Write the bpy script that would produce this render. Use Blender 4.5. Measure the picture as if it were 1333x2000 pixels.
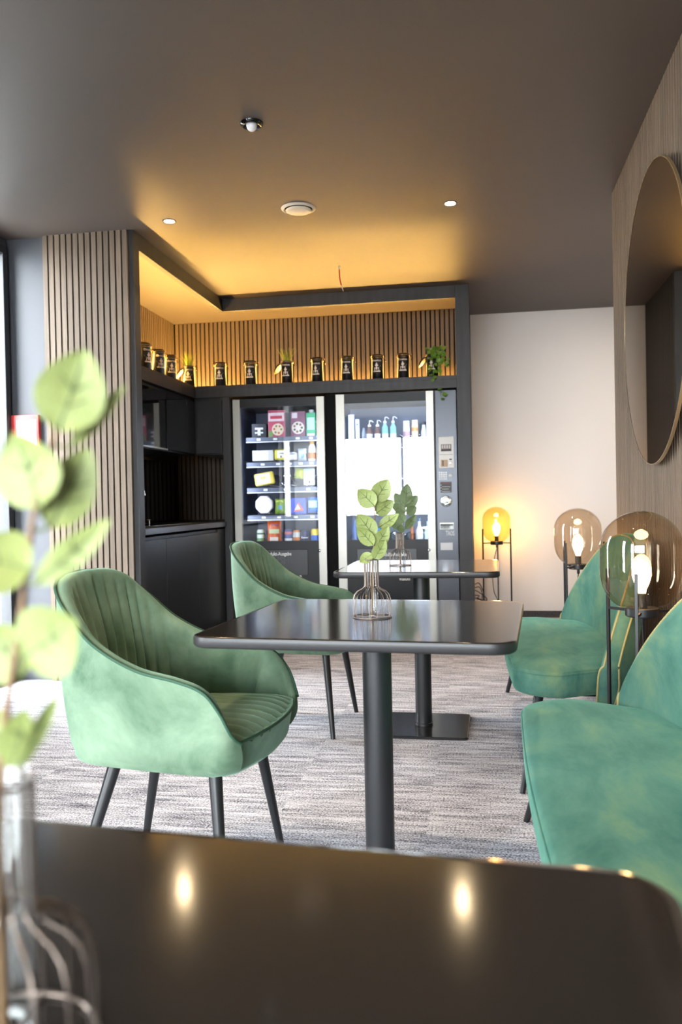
import bpy, bmesh, math, random
from mathutils import Vector, Matrix
random.seed(7)
R = math.radians
PI = math.pi
scene = bpy.context.scene
COL = scene.collection
for o in list(bpy.data.objects):
    bpy.data.objects.remove(o, do_unlink=True)

# ------------------------------------------------------------------ camera
cam = bpy.data.cameras.new('camera')
cam.sensor_fit = 'VERTICAL'
cam.sensor_height = 36.0
cam.lens = 36.0 * 1609.99 / 2000.0
cam.clip_start = 0.02
cam.dof.use_dof = True
cam.dof.focus_distance = 2.9
cam.dof.aperture_fstop = 4.2
camo = bpy.data.objects.new('camera', cam)
COL.objects.link(camo)
fw = Vector((-0.16494278, 0.98621958, -0.01283829))
rt = Vector((0.98615377, 0.1646773, -0.01954832))
up = Vector((0.01716476, 0.01588488, 0.99972648))
m3 = Matrix((rt, up, -fw)).transposed()
camo.matrix_world = Matrix.Translation((0, 0, 1.047)) @ m3.to_4x4()
scene.camera = camo

# ------------------------------------------------------------------ sky, exposure
world = bpy.data.worlds.new('overcast_sky')
scene.world = world
world.use_nodes = True
bg = world.node_tree.nodes['Background']
bg.inputs['Color'].default_value = (0.90, 0.955, 1.0, 1)
bg.inputs['Strength'].default_value = 13.5
scene.view_settings.view_transform = 'Standard'
scene.view_settings.look = 'None'
scene.view_settings.exposure = 1.7
scene.view_settings.gamma = 1.0
scene.view_settings.use_curve_mapping = False
try:
    scene.cycles.use_denoising = True
    scene.cycles.max_bounces = 10
    scene.cycles.diffuse_bounces = 5
    scene.cycles.glossy_bounces = 5
    scene.cycles.transparent_max_bounces = 16
    scene.cycles.caustics_reflective = False
    scene.cycles.caustics_refractive = False
    scene.cycles.sample_clamp_indirect = 6.0
except Exception:
    pass


def portal(name, loc, rot, sx, sy):
    l = bpy.data.lights.new(name, 'AREA')
    l.shape = 'RECTANGLE'
    l.size = sx
    l.size_y = sy
    l.cycles.is_portal = True
    o = bpy.data.objects.new(name, l)
    COL.objects.link(o)
    o.location = loc
    o.rotation_euler = rot


portal('rear_window_portal', (-1.2, -3.28, 1.5), (R(90), 0, 0), 2.9, 1.55)
portal('left_window_portal', (-2.80, 4.33, 1.35), (R(90), 0, R(-90)), 0.5, 2.5)
portal('left_door_portal', (-2.80, 0.72, 1.2), (R(90), 0, R(-90)), 0.7, 2.3)
portal('left_window_portal', (-2.80, -2.2, 1.35), (R(90), 0, R(-90)), 1.7, 2.5)

# ------------------------------------------------------------------ materials
MATS = {}


def lin(c):
    return tuple((v / 12.92 if v <= 0.04045 else ((v + 0.055) / 1.055) ** 2.4) for v in (x / 255.0 for x in c))


def mat(name, rgb=(128, 128, 128), rough=0.5, metal=0.0, emit=None, estr=0.0, sheen=0.0, sheen_col=None,
        noise=None, noise_amt=0.0, bump=0.0, bump_scale=60.0, coat=0.0, spec=0.5, lincol=None, rough_noise=0.0):
    if name in MATS:
        return MATS[name]
    m = bpy.data.materials.new(name)
    m.use_nodes = True
    nt = m.node_tree
    b = nt.nodes['Principled BSDF']
    col = lincol if lincol else lin(rgb)
    b.inputs['Base Color'].default_value = (*col, 1)
    b.inputs['Roughness'].default_value = rough
    b.inputs['Metallic'].default_value = metal
    b.inputs['Specular IOR Level'].default_value = spec
    b.inputs['Coat Weight'].default_value = coat
    b.inputs['Coat Roughness'].default_value = 0.05
    if emit:
        b.inputs['Emission Color'].default_value = (*emit, 1)
        b.inputs['Emission Strength'].default_value = estr
    if sheen:
        b.inputs['Sheen Weight'].default_value = sheen
        b.inputs['Sheen Roughness'].default_value = 0.35
        b.inputs['Sheen Tint'].default_value = (*(sheen_col or col), 1)
    if noise or bump or rough_noise:
        tc = nt.nodes.new('ShaderNodeTexCoord')
        mp = nt.nodes.new('ShaderNodeMapping')
        nt.links.new(tc.outputs['Object'], mp.inputs['Vector'])
    if noise:
        mp.inputs['Scale'].default_value = noise
        n = nt.nodes.new('ShaderNodeTexNoise')
        n.inputs['Scale'].default_value = 1.0
        n.inputs['Detail'].default_value = 5
        nt.links.new(mp.outputs['Vector'], n.inputs['Vector'])
        r = nt.nodes.new('ShaderNodeValToRGB')
        r.color_ramp.elements[0].position = 0.3
        r.color_ramp.elements[1].position = 0.7
        lo = tuple(max(0, c * (1 - noise_amt)) for c in col)
        hi = tuple(min(1, c * (1 + noise_amt)) for c in col)
        r.color_ramp.elements[0].color = (*lo, 1)
        r.color_ramp.elements[1].color = (*hi, 1)
        nt.links.new(n.outputs['Fac'], r.inputs['Fac'])
        nt.links.new(r.outputs['Color'], b.inputs['Base Color'])
    if bump:
        n2 = nt.nodes.new('ShaderNodeTexNoise')
        n2.inputs['Scale'].default_value = bump_scale
        nt.links.new(tc.outputs['Object'], n2.inputs['Vector'])
        bp = nt.nodes.new('ShaderNodeBump')
        bp.inputs['Strength'].default_value = bump
        bp.inputs['Distance'].default_value = 0.002
        nt.links.new(n2.outputs['Fac'], bp.inputs['Height'])
        nt.links.new(bp.outputs['Normal'], b.inputs['Normal'])
    if rough_noise:
        n3 = nt.nodes.new('ShaderNodeTexNoise')
        n3.inputs['Scale'].default_value = 9
        nt.links.new(tc.outputs['Object'], n3.inputs['Vector'])
        mr = nt.nodes.new('ShaderNodeMapRange')
        mr.inputs['To Min'].default_value = max(0.02, rough - rough_noise)
        mr.inputs['To Max'].default_value = rough + rough_noise
        nt.links.new(n3.outputs['Fac'], mr.inputs['Value'])
        nt.links.new(mr.outputs['Result'], b.inputs['Roughness'])
    MATS[name] = m
    return m


def glass_mat(name, tint, ior=1.5, boost=1.0, rough=0.0):
    """thin glass: tinted see-through plus Fresnel reflection"""
    if name in MATS:
        return MATS[name]
    m = bpy.data.materials.new(name)
    m.use_nodes = True
    nt = m.node_tree
    nt.nodes.remove(nt.nodes['Principled BSDF'])
    out = nt.nodes['Material Output']
    t = nt.nodes.new('ShaderNodeBsdfTransparent')
    t.inputs['Color'].default_value = (*tint, 1)
    g = nt.nodes.new('ShaderNodeBsdfGlossy')
    g.inputs['Roughness'].default_value = rough
    g.inputs['Color'].default_value = (1, 1, 1, 1)
    f = nt.nodes.new('ShaderNodeLayerWeight')
    f.inputs['Blend'].default_value = 0.5
    pw = nt.nodes.new('ShaderNodeMath')
    pw.operation = 'POWER'
    pw.inputs[1].default_value = 5.0
    nt.links.new(f.outputs['Facing'], pw.inputs[0])
    f0 = ((ior - 1) / (ior + 1)) ** 2 * boost
    mu = nt.nodes.new('ShaderNodeMath')
    mu.operation = 'MULTIPLY_ADD'
    mu.use_clamp = True
    mu.inputs[1].default_value = 1 - f0
    mu.inputs[2].default_value = f0
    nt.links.new(pw.outputs['Value'], mu.inputs[0])
    mx = nt.nodes.new('ShaderNodeMixShader')
    nt.links.new(mu.outputs['Value'], mx.inputs['Fac'])
    nt.links.new(t.outputs['BSDF'], mx.inputs[1])
    nt.links.new(g.outputs['BSDF'], mx.inputs[2])
    nt.links.new(mx.outputs['Shader'], out.inputs['Surface'])
    MATS[name] = m
    return m


def emis(name, rgb, strength):
    return mat(name, lincol=(0.8, 0.8, 0.8), rough=0.5, emit=rgb, estr=strength)


def wood_slat_mat(name, base, amt=0.35):
    """oak veneer: vertical grain, each slat a little different"""
    if name in MATS:
        return MATS[name]
    m = bpy.data.materials.new(name)
    m.use_nodes = True
    nt = m.node_tree
    b = nt.nodes['Principled BSDF']
    b.inputs['Roughness'].default_value = 0.62
    tc = nt.nodes.new('ShaderNodeTexCoord')
    oi = nt.nodes.new('ShaderNodeObjectInfo')
    add = nt.nodes.new('ShaderNodeVectorMath')
    add.operation = 'MULTIPLY_ADD'
    nt.links.new(oi.outputs['Random'], add.inputs[0])
    add.inputs[1].default_value = (37, 53, 11)
    nt.links.new(tc.outputs['Object'], add.inputs[2])
    mp = nt.nodes.new('ShaderNodeMapping')
    mp.inputs['Scale'].default_value = (160, 160, 3.2)
    nt.links.new(add.outputs['Vector'], mp.inputs['Vector'])
    n = nt.nodes.new('ShaderNodeTexNoise')
    n.inputs['Scale'].default_value = 1
    n.inputs['Detail'].default_value = 6
    nt.links.new(mp.outputs['Vector'], n.inputs['Vector'])
    r = nt.nodes.new('ShaderNodeValToRGB')
    c = lin(base)
    r.color_ramp.elements[0].position = 0.25
    r.color_ramp.elements[1].position = 0.75
    r.color_ramp.elements[0].color = (*(v * (1 - amt) for v in c), 1)
    r.color_ramp.elements[1].color = (*(v * (1 + amt * 0.7) for v in c), 1)
    nt.links.new(n.outputs['Fac'], r.inputs['Fac'])
    hsv = nt.nodes.new('ShaderNodeHueSaturation')
    mr = nt.nodes.new('ShaderNodeMapRange')
    mr.inputs['To Min'].default_value = 0.88
    mr.inputs['To Max'].default_value = 1.12
    nt.links.new(oi.outputs['Random'], mr.inputs['Value'])
    nt.links.new(mr.outputs['Result'], hsv.inputs['Value'])
    nt.links.new(r.outputs['Color'], hsv.inputs['Color'])
    nt.links.new(hsv.outputs['Color'], b.inputs['Base Color'])
    MATS[name] = m
    return m


def velvet_mat(name, dark, light, sheen_col, sheen=1.0, streak=(1, 1, 1), mid=None):
    """velvet with brushed nap: patches where the pile lies the other way"""
    if name in MATS:
        return MATS[name]
    m = bpy.data.materials.new(name)
    m.use_nodes = True
    nt = m.node_tree
    b = nt.nodes['Principled BSDF']
    b.inputs['Roughness'].default_value = 0.75
    b.inputs['Specular IOR Level'].default_value = 0.15
    b.inputs['Sheen Weight'].default_value = sheen
    b.inputs['Sheen Roughness'].default_value = 0.38
    b.inputs['Sheen Tint'].default_value = (*lin(sheen_col), 1)
    tc = nt.nodes.new('ShaderNodeTexCoord')
    mp = nt.nodes.new('ShaderNodeMapping')
    mp.inputs['Scale'].default_value = streak
    nt.links.new(tc.outputs['Object'], mp.inputs['Vector'])
    n = nt.nodes.new('ShaderNodeTexNoise')
    n.inputs['Scale'].default_value = 4.5
    n.inputs['Detail'].default_value = 6
    n.inputs['Roughness'].default_value = 0.62
    n.inputs['Distortion'].default_value = 0.35
    nt.links.new(mp.outputs['Vector'], n.inputs['Vector'])
    r = nt.nodes.new('ShaderNodeValToRGB')
    r.color_ramp.elements[0].position = 0.32
    r.color_ramp.elements[1].position = 0.70
    r.color_ramp.elements[0].color = (*lin(dark), 1)
    r.color_ramp.elements[1].color = (*lin(light), 1)
    if mid:
        e = r.color_ramp.elements.new(0.5)
        e.color = (*lin(mid), 1)
    nt.links.new(n.outputs['Fac'], r.inputs['Fac'])
    nt.links.new(r.outputs['Color'], b.inputs['Base Color'])
    n2 = nt.nodes.new('ShaderNodeTexNoise')
    n2.inputs['Scale'].default_value = 11
    n2.inputs['Detail'].default_value = 4
    nt.links.new(mp.outputs['Vector'], n2.inputs['Vector'])
    bp = nt.nodes.new('ShaderNodeBump')
    bp.inputs['Strength'].default_value = 0.2
    bp.inputs['Distance'].default_value = 0.006
    nt.links.new(n2.outputs['Fac'], bp.inputs['Height'])
    nt.links.new(bp.outputs['Normal'], b.inputs['Normal'])
    MATS[name] = m
    return m


def carpet_mat():
    m = bpy.data.materials.new('carpet_loop_pile')
    m.use_nodes = True
    nt = m.node_tree
    L = nt.links.new
    b = nt.nodes['Principled BSDF']
    b.inputs['Roughness'].default_value = 0.95
    b.inputs['Specular IOR Level'].default_value = 0.1
    tc = nt.nodes.new('ShaderNodeTexCoord')
    oi = nt.nodes.new('ShaderNodeObjectInfo')
    add = nt.nodes.new('ShaderNodeVectorMath')
    add.operation = 'MULTIPLY_ADD'
    L(oi.outputs['Random'], add.inputs[0])
    add.inputs[1].default_value = (13.7, 29.3, 0)
    L(tc.outputs['Object'], add.inputs[2])

    def nz(scale, detail=3, rough=0.6):
        mp = nt.nodes.new('ShaderNodeMapping')
        mp.inputs['Scale'].default_value = scale
        L(add.outputs['Vector'], mp.inputs['Vector'])
        n = nt.nodes.new('ShaderNodeTexNoise')
        n.inputs['Scale'].default_value = 1
        n.inputs['Detail'].default_value = detail
        n.inputs['Roughness'].default_value = rough
        L(mp.outputs['Vector'], n.inputs['Vector'])
        return n
    streak = nz((4.2, 34, 1), 5, 0.7)
    broad = nz((2.2, 7, 1), 2)
    speck = nz((150, 210, 1), 2, 0.7)
    a1 = nt.nodes.new('ShaderNodeMath'); a1.operation = 'MULTIPLY_ADD'
    L(streak.outputs['Fac'], a1.inputs[0]); a1.inputs[1].default_value = 2.0
    bs = nt.nodes.new('ShaderNodeMath'); bs.operation = 'MULTIPLY_ADD'
    L(broad.outputs['Fac'], bs.inputs[0]); bs.inputs[1].default_value = 0.4; bs.inputs[2].default_value = 0.3
    L(bs.outputs['Value'], a1.inputs[2])
    a2 = nt.nodes.new('ShaderNodeMath'); a2.operation = 'MULTIPLY_ADD'
    L(speck.outputs['Fac'], a2.inputs[0]); a2.inputs[1].default_value = 2.7
    L(a1.outputs['Value'], a2.inputs[2])
    mr = nt.nodes.new('ShaderNodeMapRange')
    mr.inputs['From Min'].default_value = 2.28
    mr.inputs['From Max'].default_value = 3.12
    L(a2.outputs['Value'], mr.inputs['Value'])
    r = nt.nodes.new('ShaderNodeValToRGB')
    r.color_ramp.elements[0].position = 0.0
    r.color_ramp.elements[0].color = (*lin((58, 60, 70)), 1)
    r.color_ramp.elements[1].position = 1.0
    r.color_ramp.elements[1].color = (*lin((228, 227, 234)), 1)
    e = r.color_ramp.elements.new(0.5)
    e.color = (*lin((152, 151, 161)), 1)
    L(mr.outputs['Result'], r.inputs['Fac'])
    L(r.outputs['Color'], b.inputs['Base Color'])
    bp = nt.nodes.new('ShaderNodeBump')
    bp.inputs['Strength'].default_value = 0.6
    bp.inputs['Distance'].default_value = 0.004
    L(speck.outputs['Fac'], bp.inputs['Height'])
    L(bp.outputs['Normal'], b.inputs['Normal'])
    return m


M_carpet = carpet_mat()
M_ceil = mat('ceiling_dark_taupe', lincol=(0.072, 0.056, 0.047), rough=0.5, noise=(1.5, 1.5, 1), noise_amt=0.06)
M_white = mat('white_plaster', (236, 231, 227), rough=0.85, bump=0.08, bump_scale=220)
M_oak = wood_slat_mat('grey_oak_slat', (112, 97, 82))
M_felt = mat('black_felt', (10, 10, 11), rough=0.95)
M_dkpaint = mat('dark_grey_paint', (72, 74, 80), rough=0.55)
M_ash = mat('black_stained_wood', (37, 36, 37), rough=0.5, noise=(30, 30, 3), noise_amt=0.3)
M_cab = mat('matt_black_cabinet', (20, 20, 22), rough=0.38)
M_gloss = mat('black_gloss_glass', (8, 8, 9), rough=0.04, spec=0.6)
M_frame = mat('black_window_frame', (38, 40, 44), rough=0.45)
M_steel = mat('brushed_steel', (158, 155, 148), rough=0.42, metal=1.0)
M_chrome = mat('chrome', (210, 210, 212), rough=0.12, metal=1.0)
M_blackmetal = mat('black_powder_coat', (28, 29, 31), rough=0.38, spec=0.5)
M_table = mat('black_laminate', (34, 31, 28), rough=0.11, spec=0.9)
M_edge = mat('black_edge_band', (34, 33, 34), rough=0.42)
M_gold = mat('brass', (214, 172, 96), rough=0.25, metal=1.0)
M_machine = mat('vending_black', (18, 18, 21), rough=0.4, spec=.3)
M_mint = velvet_mat('green_velvet', (70, 96, 74), (128, 150, 126), (172, 216, 196), 0.75)
M_mint2 = M_mint
M_pipe = mat('dark_green_piping', (34, 72, 52), rough=0.7, sheen=0.3)
M_teal = velvet_mat('teal_velvet', (38, 84, 74), (110, 134, 98), (126, 186, 166), 0.5, (1.5, 0.6, 1), (74, 112, 98))
M_tealedge = M_teal
M_goldpipe = mat('olive_gold_piping', (150, 142, 92), rough=0.6, sheen=0.4)
M_leaf = mat('eucalyptus_leaf', (126, 137, 76), rough=0.55, noise=(30, 30, 30), noise_amt=0.22)
M_leafd = mat('eucalyptus_leaf_deep', (96, 112, 74), rough=0.55, noise=(30, 30, 30), noise_amt=0.22)
M_stem = mat('brown_stem', (120, 92, 62), rough=0.7)
M_grass = mat('artificial_grass', (150, 160, 40), rough=0.5, noise=(60, 60, 20), noise_amt=0.3)
M_vine = mat('vine_leaf', (92, 130, 36), rough=0.45, noise=(40, 40, 40), noise_amt=0.35)
M_vasewire = mat('silver_wire', (120, 108, 100), rough=0.3, metal=1.0)
M_led = emis('warm_led', (1.0, 0.57, 0.14), 180.0)
M_bulb = emis('warm_filament_bulb', (1.0, 0.62, 0.26), 24.0)
M_down = emis('downlight_diffuser', (1.0, 0.74, 0.44), 110.0)
M_vled = emis('cold_led_tube', (0.70, 0.82, 1.0), 20.0)
M_glass = glass_mat('window_glass', (0.97, 0.98, 0.98), 1.45)
M_vglass = glass_mat('vending_glass', (0.97, 0.98, 0.99), 1.52, 1.9)
M_tubeglass = glass_mat('vase_glass', (0.95, 0.96, 0.95), 1.45, 1.4)
M_smoke = glass_mat('smoked_amber_glass', (0.82, 0.72, 0.60), 1.5, 1.6)
M_amber = glass_mat('amber_glass', (0.90, 0.75, 0.50), 1.5, 1.3)
M_ptext = mat('white_print', (240, 240, 240), rough=0.6)


# ------------------------------------------------------------------ mesh helpers
class MB:
    def __init__(s):
        s.v = []
        s.f = []

    def box(s, x0, x1, y0, y1, z0, z1):
        n = len(s.v)
        s.v += [(x0, y0, z0), (x1, y0, z0), (x1, y1, z0), (x0, y1, z0), (x0, y0, z1), (x1, y0, z1), (x1, y1, z1), (x0, y1, z1)]
        s.f += [tuple(n + i for i in q) for q in ((0, 3, 2, 1), (4, 5, 6, 7), (0, 1, 5, 4), (1, 2, 6, 5), (2, 3, 7, 6), (3, 0, 4, 7))]
        return s

    def grid(s, pts, closeu=False, closev=False, flip=False):
        """pts[i][j]"""
        n = len(s.v)
        nu = len(pts)
        nv = len(pts[0])
        for row in pts:
            s.v += [tuple(p) for p in row]
        for i in range(nu if closeu else nu - 1):
            for j in range(nv if closev else nv - 1):
                a = n + i * nv + j
                b_ = n + ((i + 1) % nu) * nv + j
                c = n + ((i + 1) % nu) * nv + (j + 1) % nv
                d = n + i * nv + (j + 1) % nv
                s.f.append((a, d, c, b_) if flip else (a, b_, c, d))
        return s

    def lathe(s, prof, n=24, c=(0, 0, 0), cap=True):
        """prof: list of (r, z) from bottom to top"""
        rows = []
        for k in range(n):
            a = 2 * PI * k / n
            rows.append([(c[0] + r * math.cos(a), c[1] + r * math.sin(a), c[2] + z) for r, z in prof])
        s.grid(rows, closeu=True)
        if cap:
            base = len(s.v) - n * len(prof)
            m = len(prof)
            if prof[0][0] > 1e-6:
                s.f.append(tuple(base + k * m for k in range(n))[::-1])
            if prof[-1][0] > 1e-6:
                s.f.append(tuple(base + k * m + m - 1 for k in range(n)))
        return s

    def tube(s, path, r, n=8, closed=False, cap=True):
        path = [Vector(p) for p in path]
        N = len(path)
        rr = r if isinstance(r, (list, tuple)) else [r] * N
        rows = []
        ref = None
        for i, p in enumerate(path):
            if closed:
                t = path[(i + 1) % N] - path[i - 1]
            else:
                t = path[min(i + 1, N - 1)] - path[max(i - 1, 0)]
            t.normalize()
            if ref is None:
                ref = Vector((0, 0, 1)) if abs(t.z) < 0.9 else Vector((1, 0, 0))
            u = t.cross(ref)
            if u.length < 1e-5:
                u = t.cross(Vector((0.3, 1, 0.2)))
            u.normalize()
            w = t.cross(u)
            ref = u.cross(t) * -1 if False else ref
            rows.append([tuple(p + (u * math.cos(2 * PI * k / n) + w * math.sin(2 * PI * k / n)) * rr[i]) for k in range(n)])
        base = len(s.v)
        s.grid(rows, closeu=closed, closev=True, flip=True)
        if cap and not closed:
            s.f.append(tuple(base + k for k in range(n)))
            s.f.append(tuple(base + (N - 1) * n + k for k in range(n))[::-1])
        return s

    def rod(s, a, b_, r0, r1=None, n=10):
        return s.tube([a, b_], [r0, r0 if r1 is None else r1], n)

    def prism(s, poly, z0, z1):
        n = len(s.v)
        k = len(poly)
        s.v += [(p[0], p[1], z0) for p in poly] + [(p[0], p[1], z1) for p in poly]
        s.f.append(tuple(n + i for i in range(k))[::-1])
        s.f.append(tuple(n + k + i for i in range(k)))
        for i in range(k):
            j = (i + 1) % k
            s.f.append((n + i, n + j, n + k + j, n + k + i))
        return s

    def rings(s, polys, capb=True, capt=True):
        """stack of equal length 3-d outlines"""
        base = len(s.v)
        k = len(polys[0])
        s.grid(polys, closev=True)
        if capb:
            s.f.append(tuple(base + i for i in range(k))[::-1])
        if capt:
            o = base + (len(polys) - 1) * k
            s.f.append(tuple(o + i for i in range(k)))
        return s


def mesh_from(mb, name, smooth=None):
    me = bpy.data.meshes.new(name)
    me.from_pydata([tuple(v) for v in mb.v], [], mb.f)
    bm = bmesh.new()
    bm.from_mesh(me)
    bmesh.ops.recalc_face_normals(bm, faces=bm.faces)
    bm.to_mesh(me)
    bm.free()
    if smooth is not None:
        for p in me.polygons:
            p.use_smooth = True
        me.set_sharp_from_angle(angle=R(smooth))
    return me


def obj(name, mb, m, parent=None, smooth=None, bev=0.0, loc=None, rot=None, seg=2, label=None, subsurf=0):
    me = mb if isinstance(mb, bpy.types.Mesh) else mesh_from(mb, name, smooth)
    if m is not None and not len(me.materials):
        me.materials.append(m)
    o = bpy.data.objects.new(name, me)
    COL.objects.link(o)
    if parent:
        o.parent = parent
    if loc:
        o.location = loc
    if rot:
        o.rotation_euler = rot
    if bev:
        md = o.modifiers.new('bevel', 'BEVEL')
        md.width = bev
        md.segments = seg
        md.limit_method = 'ANGLE'
    if subsurf:
        md = o.modifiers.new('subd', 'SUBSURF')
        md.levels = subsurf
        md.render_levels = subsurf
    if label:
        o['label'] = label
    return o


def tag(o, label=None, cat=None, group=None, kind=None):
    if label:
        o['label'] = label
    if cat:
        o['category'] = cat
    if group:
        o['group'] = group
    if kind:
        o['kind'] = kind
    return o


def thing(name, label, cat, loc=(0, 0, 0), rotz=0.0, group=None):
    o = bpy.data.objects.new(name, None)
    o.empty_display_size = 0.05
    COL.objects.link(o)
    o.location = loc
    o.rotation_euler = (0, 0, rotz)
    return tag(o, label, cat, group)


def struct(name, mb, m, label=None, **kw):
    o = obj(name, mb, m, **kw)
    o['kind'] = 'structure'
    if label:
        o['label'] = label
    return o


def lerp(a, b, t):
    return a + (b - a) * t


def catmull(keys, t):
    """keys: list of (t, v1, v2, ...)"""
    n = len(keys)
    i = 0
    while i < n - 2 and t > keys[i + 1][0]:
        i += 1
    k0 = keys[max(i - 1, 0)]
    k1 = keys[i]
    k2 = keys[i + 1]
    k3 = keys[min(i + 2, n - 1)]
    h = k2[0] - k1[0]
    u = (t - k1[0]) / h
    out = []
    for c in range(1, len(k1)):
        m1 = (k2[c] - k0[c]) / max(k2[0] - k0[0], 1e-6) * h
        m2 = (k3[c] - k1[c]) / max(k3[0] - k1[0], 1e-6) * h
        u2 = u * u
        u3 = u2 * u
        out.append((2 * u3 - 3 * u2 + 1) * k1[c] + (u3 - 2 * u2 + u) * m1 + (-2 * u3 + 3 * u2) * k2[c] + (u3 - u2) * m2)
    return out


def rrect(hx, hy, r, n=6, cx=0, cy=0):
    pts = []
    for (sx, sy, a0) in ((1, 1, 0), (-1, 1, 90), (-1, -1, 180), (1, -1, 270)):
        for k in range(n + 1):
            a = R(a0 + 90 * k / n)
            pts.append((cx + sx * (hx - r) + r * math.cos(a), cy + sy * (hy - r) + r * math.sin(a)))
    return pts


def text_mesh(s, size, outline=0.0, bold=0.0, align='CENTER'):
    cu = bpy.data.curves.new('lettering', 'FONT')
    cu.body = s
    cu.size = size
    cu.align_x = align
    cu.align_y = 'CENTER'
    cu.resolution_u = 3
    if outline:
        cu.fill_mode = 'NONE'
        cu.bevel_depth = outline
        cu.bevel_resolution = 0
    else:
        cu.offset = bold
    o = bpy.data.objects.new('lettering', cu)
    COL.objects.link(o)
    dg = bpy.context.evaluated_depsgraph_get()
    me = bpy.data.meshes.new_from_object(o.evaluated_get(dg))
    bpy.data.objects.remove(o, do_unlink=True)
    me.name = 'lettering'
    return me


def text_on_front(name, s, size, m, parent, loc, outline=0.0, bold=0.0, align='CENTER', sx=1.0):
    """flat lettering on a face that looks towards -y"""
    me = text_mesh(s, size, outline, bold, align)
    me.materials.clear()
    me.materials.append(m)
    o = bpy.data.objects.new(name, me)
    COL.objects.link(o)
    o.parent = parent
    o.location = loc
    o.rotation_euler = (R(90), 0, 0)
    o.scale = (sx, 1, 1)
    return o


H = 2.671          # ceiling height
YP = 6.325         # front plane of the vending niche
XR = 0.734         # slatted wall on the right
YB = 7.394         # white wall at the back
YN = 7.106         # back wall inside the niche
XN = -2.678        # left wall inside the niche
XL = -1.981        # left beam of the niche
YL = 4.611         # front of the slatted column
XG = -2.80         # glazed wall on the left
YR = -3.3          # wall behind the viewpoint
XE = 2.6           # far right end of the room

# ------------------------------------------------------------------ floor, ceiling
fl = struct('floor', MB().box(XG - 0.2, XE + 0.1, YR - 0.2, YB + 0.1, -0.1, -0.006), M_felt, 'grey streaked loop pile carpet laid in tiles')
tile = mesh_from(MB().box(-0.25, 0.25, -0.25, 0.25, -0.006, 0.0), 'carpet_tile')
tile.materials.append(M_carpet)
ix0, ix1 = -6, 5
for i in range(ix0, ix1):
    for j in range(-7, 15):
        t = obj('carpet_tile', tile, None, fl)
        t.location = (0.07 + i * 0.5, 0.2 + j * 0.5, 0)
struct('ceiling', MB().box(XG - 0.2, XE + 0.1, YR - 0.2, YB + 0.1, H, H + 0.12), M_ceil, 'dark taupe painted ceiling')
gm = mat('pale_pavement', (170, 168, 164), rough=0.9, noise=(0.8, 0.8, 1), noise_amt=0.1)
gr = struct('ground', MB().box(-40, 30, -45, 40, -0.3, -0.16), gm, 'pale pavement outside the windows')

# ------------------------------------------------------------------ walls
struct('wall_back', MB().box(-0.06, XE, YB, YB + 0.1, 0, H), M_white, 'white plaster wall behind the floor lamps')
bmat = mat('carpet_skirting', (70, 68, 68), rough=0.95, noise=(250, 250, 250), noise_amt=0.8)
struct('baseboard_back', MB().box(-0.045, XE, YB - 0.012, YB, 0, 0.055), bmat, 'dark carpet skirting along the white wall')
struct('wall_far_right', MB().box(XE, XE + 0.1, 4.4, YB + 0.1, 0, H), M_white)


def slat_wall(wall, axis, a0, a1, face, z0, z1, sign, mesh_name='slat', pitch=0.04, w=0.0285, d=0.012, m=M_oak):
    """vertical slats on a wall. axis 'x': run along x on plane y=face, looking to sign*y"""
    n = int(round((a1 - a0) / pitch))
    pitch = (a1 - a0) / n
    hw = w / 2
    h = z1 - z0
    mb = MB()
    if axis == 'x':
        mb.box(-hw, hw, min(0, sign * d), max(0, sign * d), 0, h)
    else:
        mb.box(min(0, sign * d), max(0, sign * d), -hw, hw, 0, h)
    me = mesh_from(mb, mesh_name)
    me.materials.append(m)
    for k in range(n):
        c = a0 + (k + 0.5) * pitch
        o = obj('slat', me, None, wall)
        o.location = (c, face, z0) if axis == 'x' else (face, c, z0)
        o.rotation_euler = (0, 0, 0)


wr = struct('wall_right', MB().box(XR + 0.012, XR + 0.16, YR, 4.636, 0, H), M_felt, 'grey oak slatted wall with the round mirror')
slat_wall(wr, 'y', -0.4, 4.636, XR + 0.012, 0.0, H, -1)
struct('wall_right_near', MB().box(XR, XR + 0.012, YR, -0.41, 0, H), M_dkpaint)
# partition with slatted column, left
wp = struct('wall_partition', MB().box(XG - 0.02, XL - 0.012, YL + 0.012, 4.69, 0, H), M_dkpaint, 'dark grey partition with a slatted oak panel')
struct('trim_1', MB().box(-2.012, XL, YL, 4.692, 0, H), M_ash, 'dark wooden end post of the niche beside the slatted panel')
pf = obj('felt_backing', MB().box(-2.556, -2.012, YL + 0.008, YL + 0.012, 0, H), M_felt, wp)
slat_wall(wp, 'x', -2.556, -2.012, YL + 0.008, 0.0, H, -1, d=0.022, w=0.0285)
# niche walls
wnl = struct('wall_niche_left', MB().box(XN - 0.1, XN - 0.012, 4.69, YN + 0.1, 0, H), M_felt, 'slatted left wall of the niche above the shelf')
slat_wall(wnl, 'y', 4.70, 7.09, XN - 0.012, 1.9, H, 1)
wnb = struct('wall_niche_back', MB().box(XN - 0.1, -0.06, YN + 0.012, YN + 0.1, 0, H), M_felt, 'slatted back wall of the niche above the vending machines')
slat_wall(wnb, 'x', XN, -0.14, YN + 0.012, 1.9, H, -1)
slat_wall(wnb, 'x', XN, -2.0, YN + 0.012, 0.9, 1.9, -1)
wnr = struct('wall_niche_right', MB().box(-0.14, -0.058, YP + 0.02, YB, 0, H), M_felt, 'dark slatted side wall of the niche')
M_darkslat = wood_slat_mat('black_slat', (52, 48, 46))
slat_wall(wnr, 'y', YP + 0.03, YB - 0.01, -0.058, 0.0, H, 1, m=M_darkslat)
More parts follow.
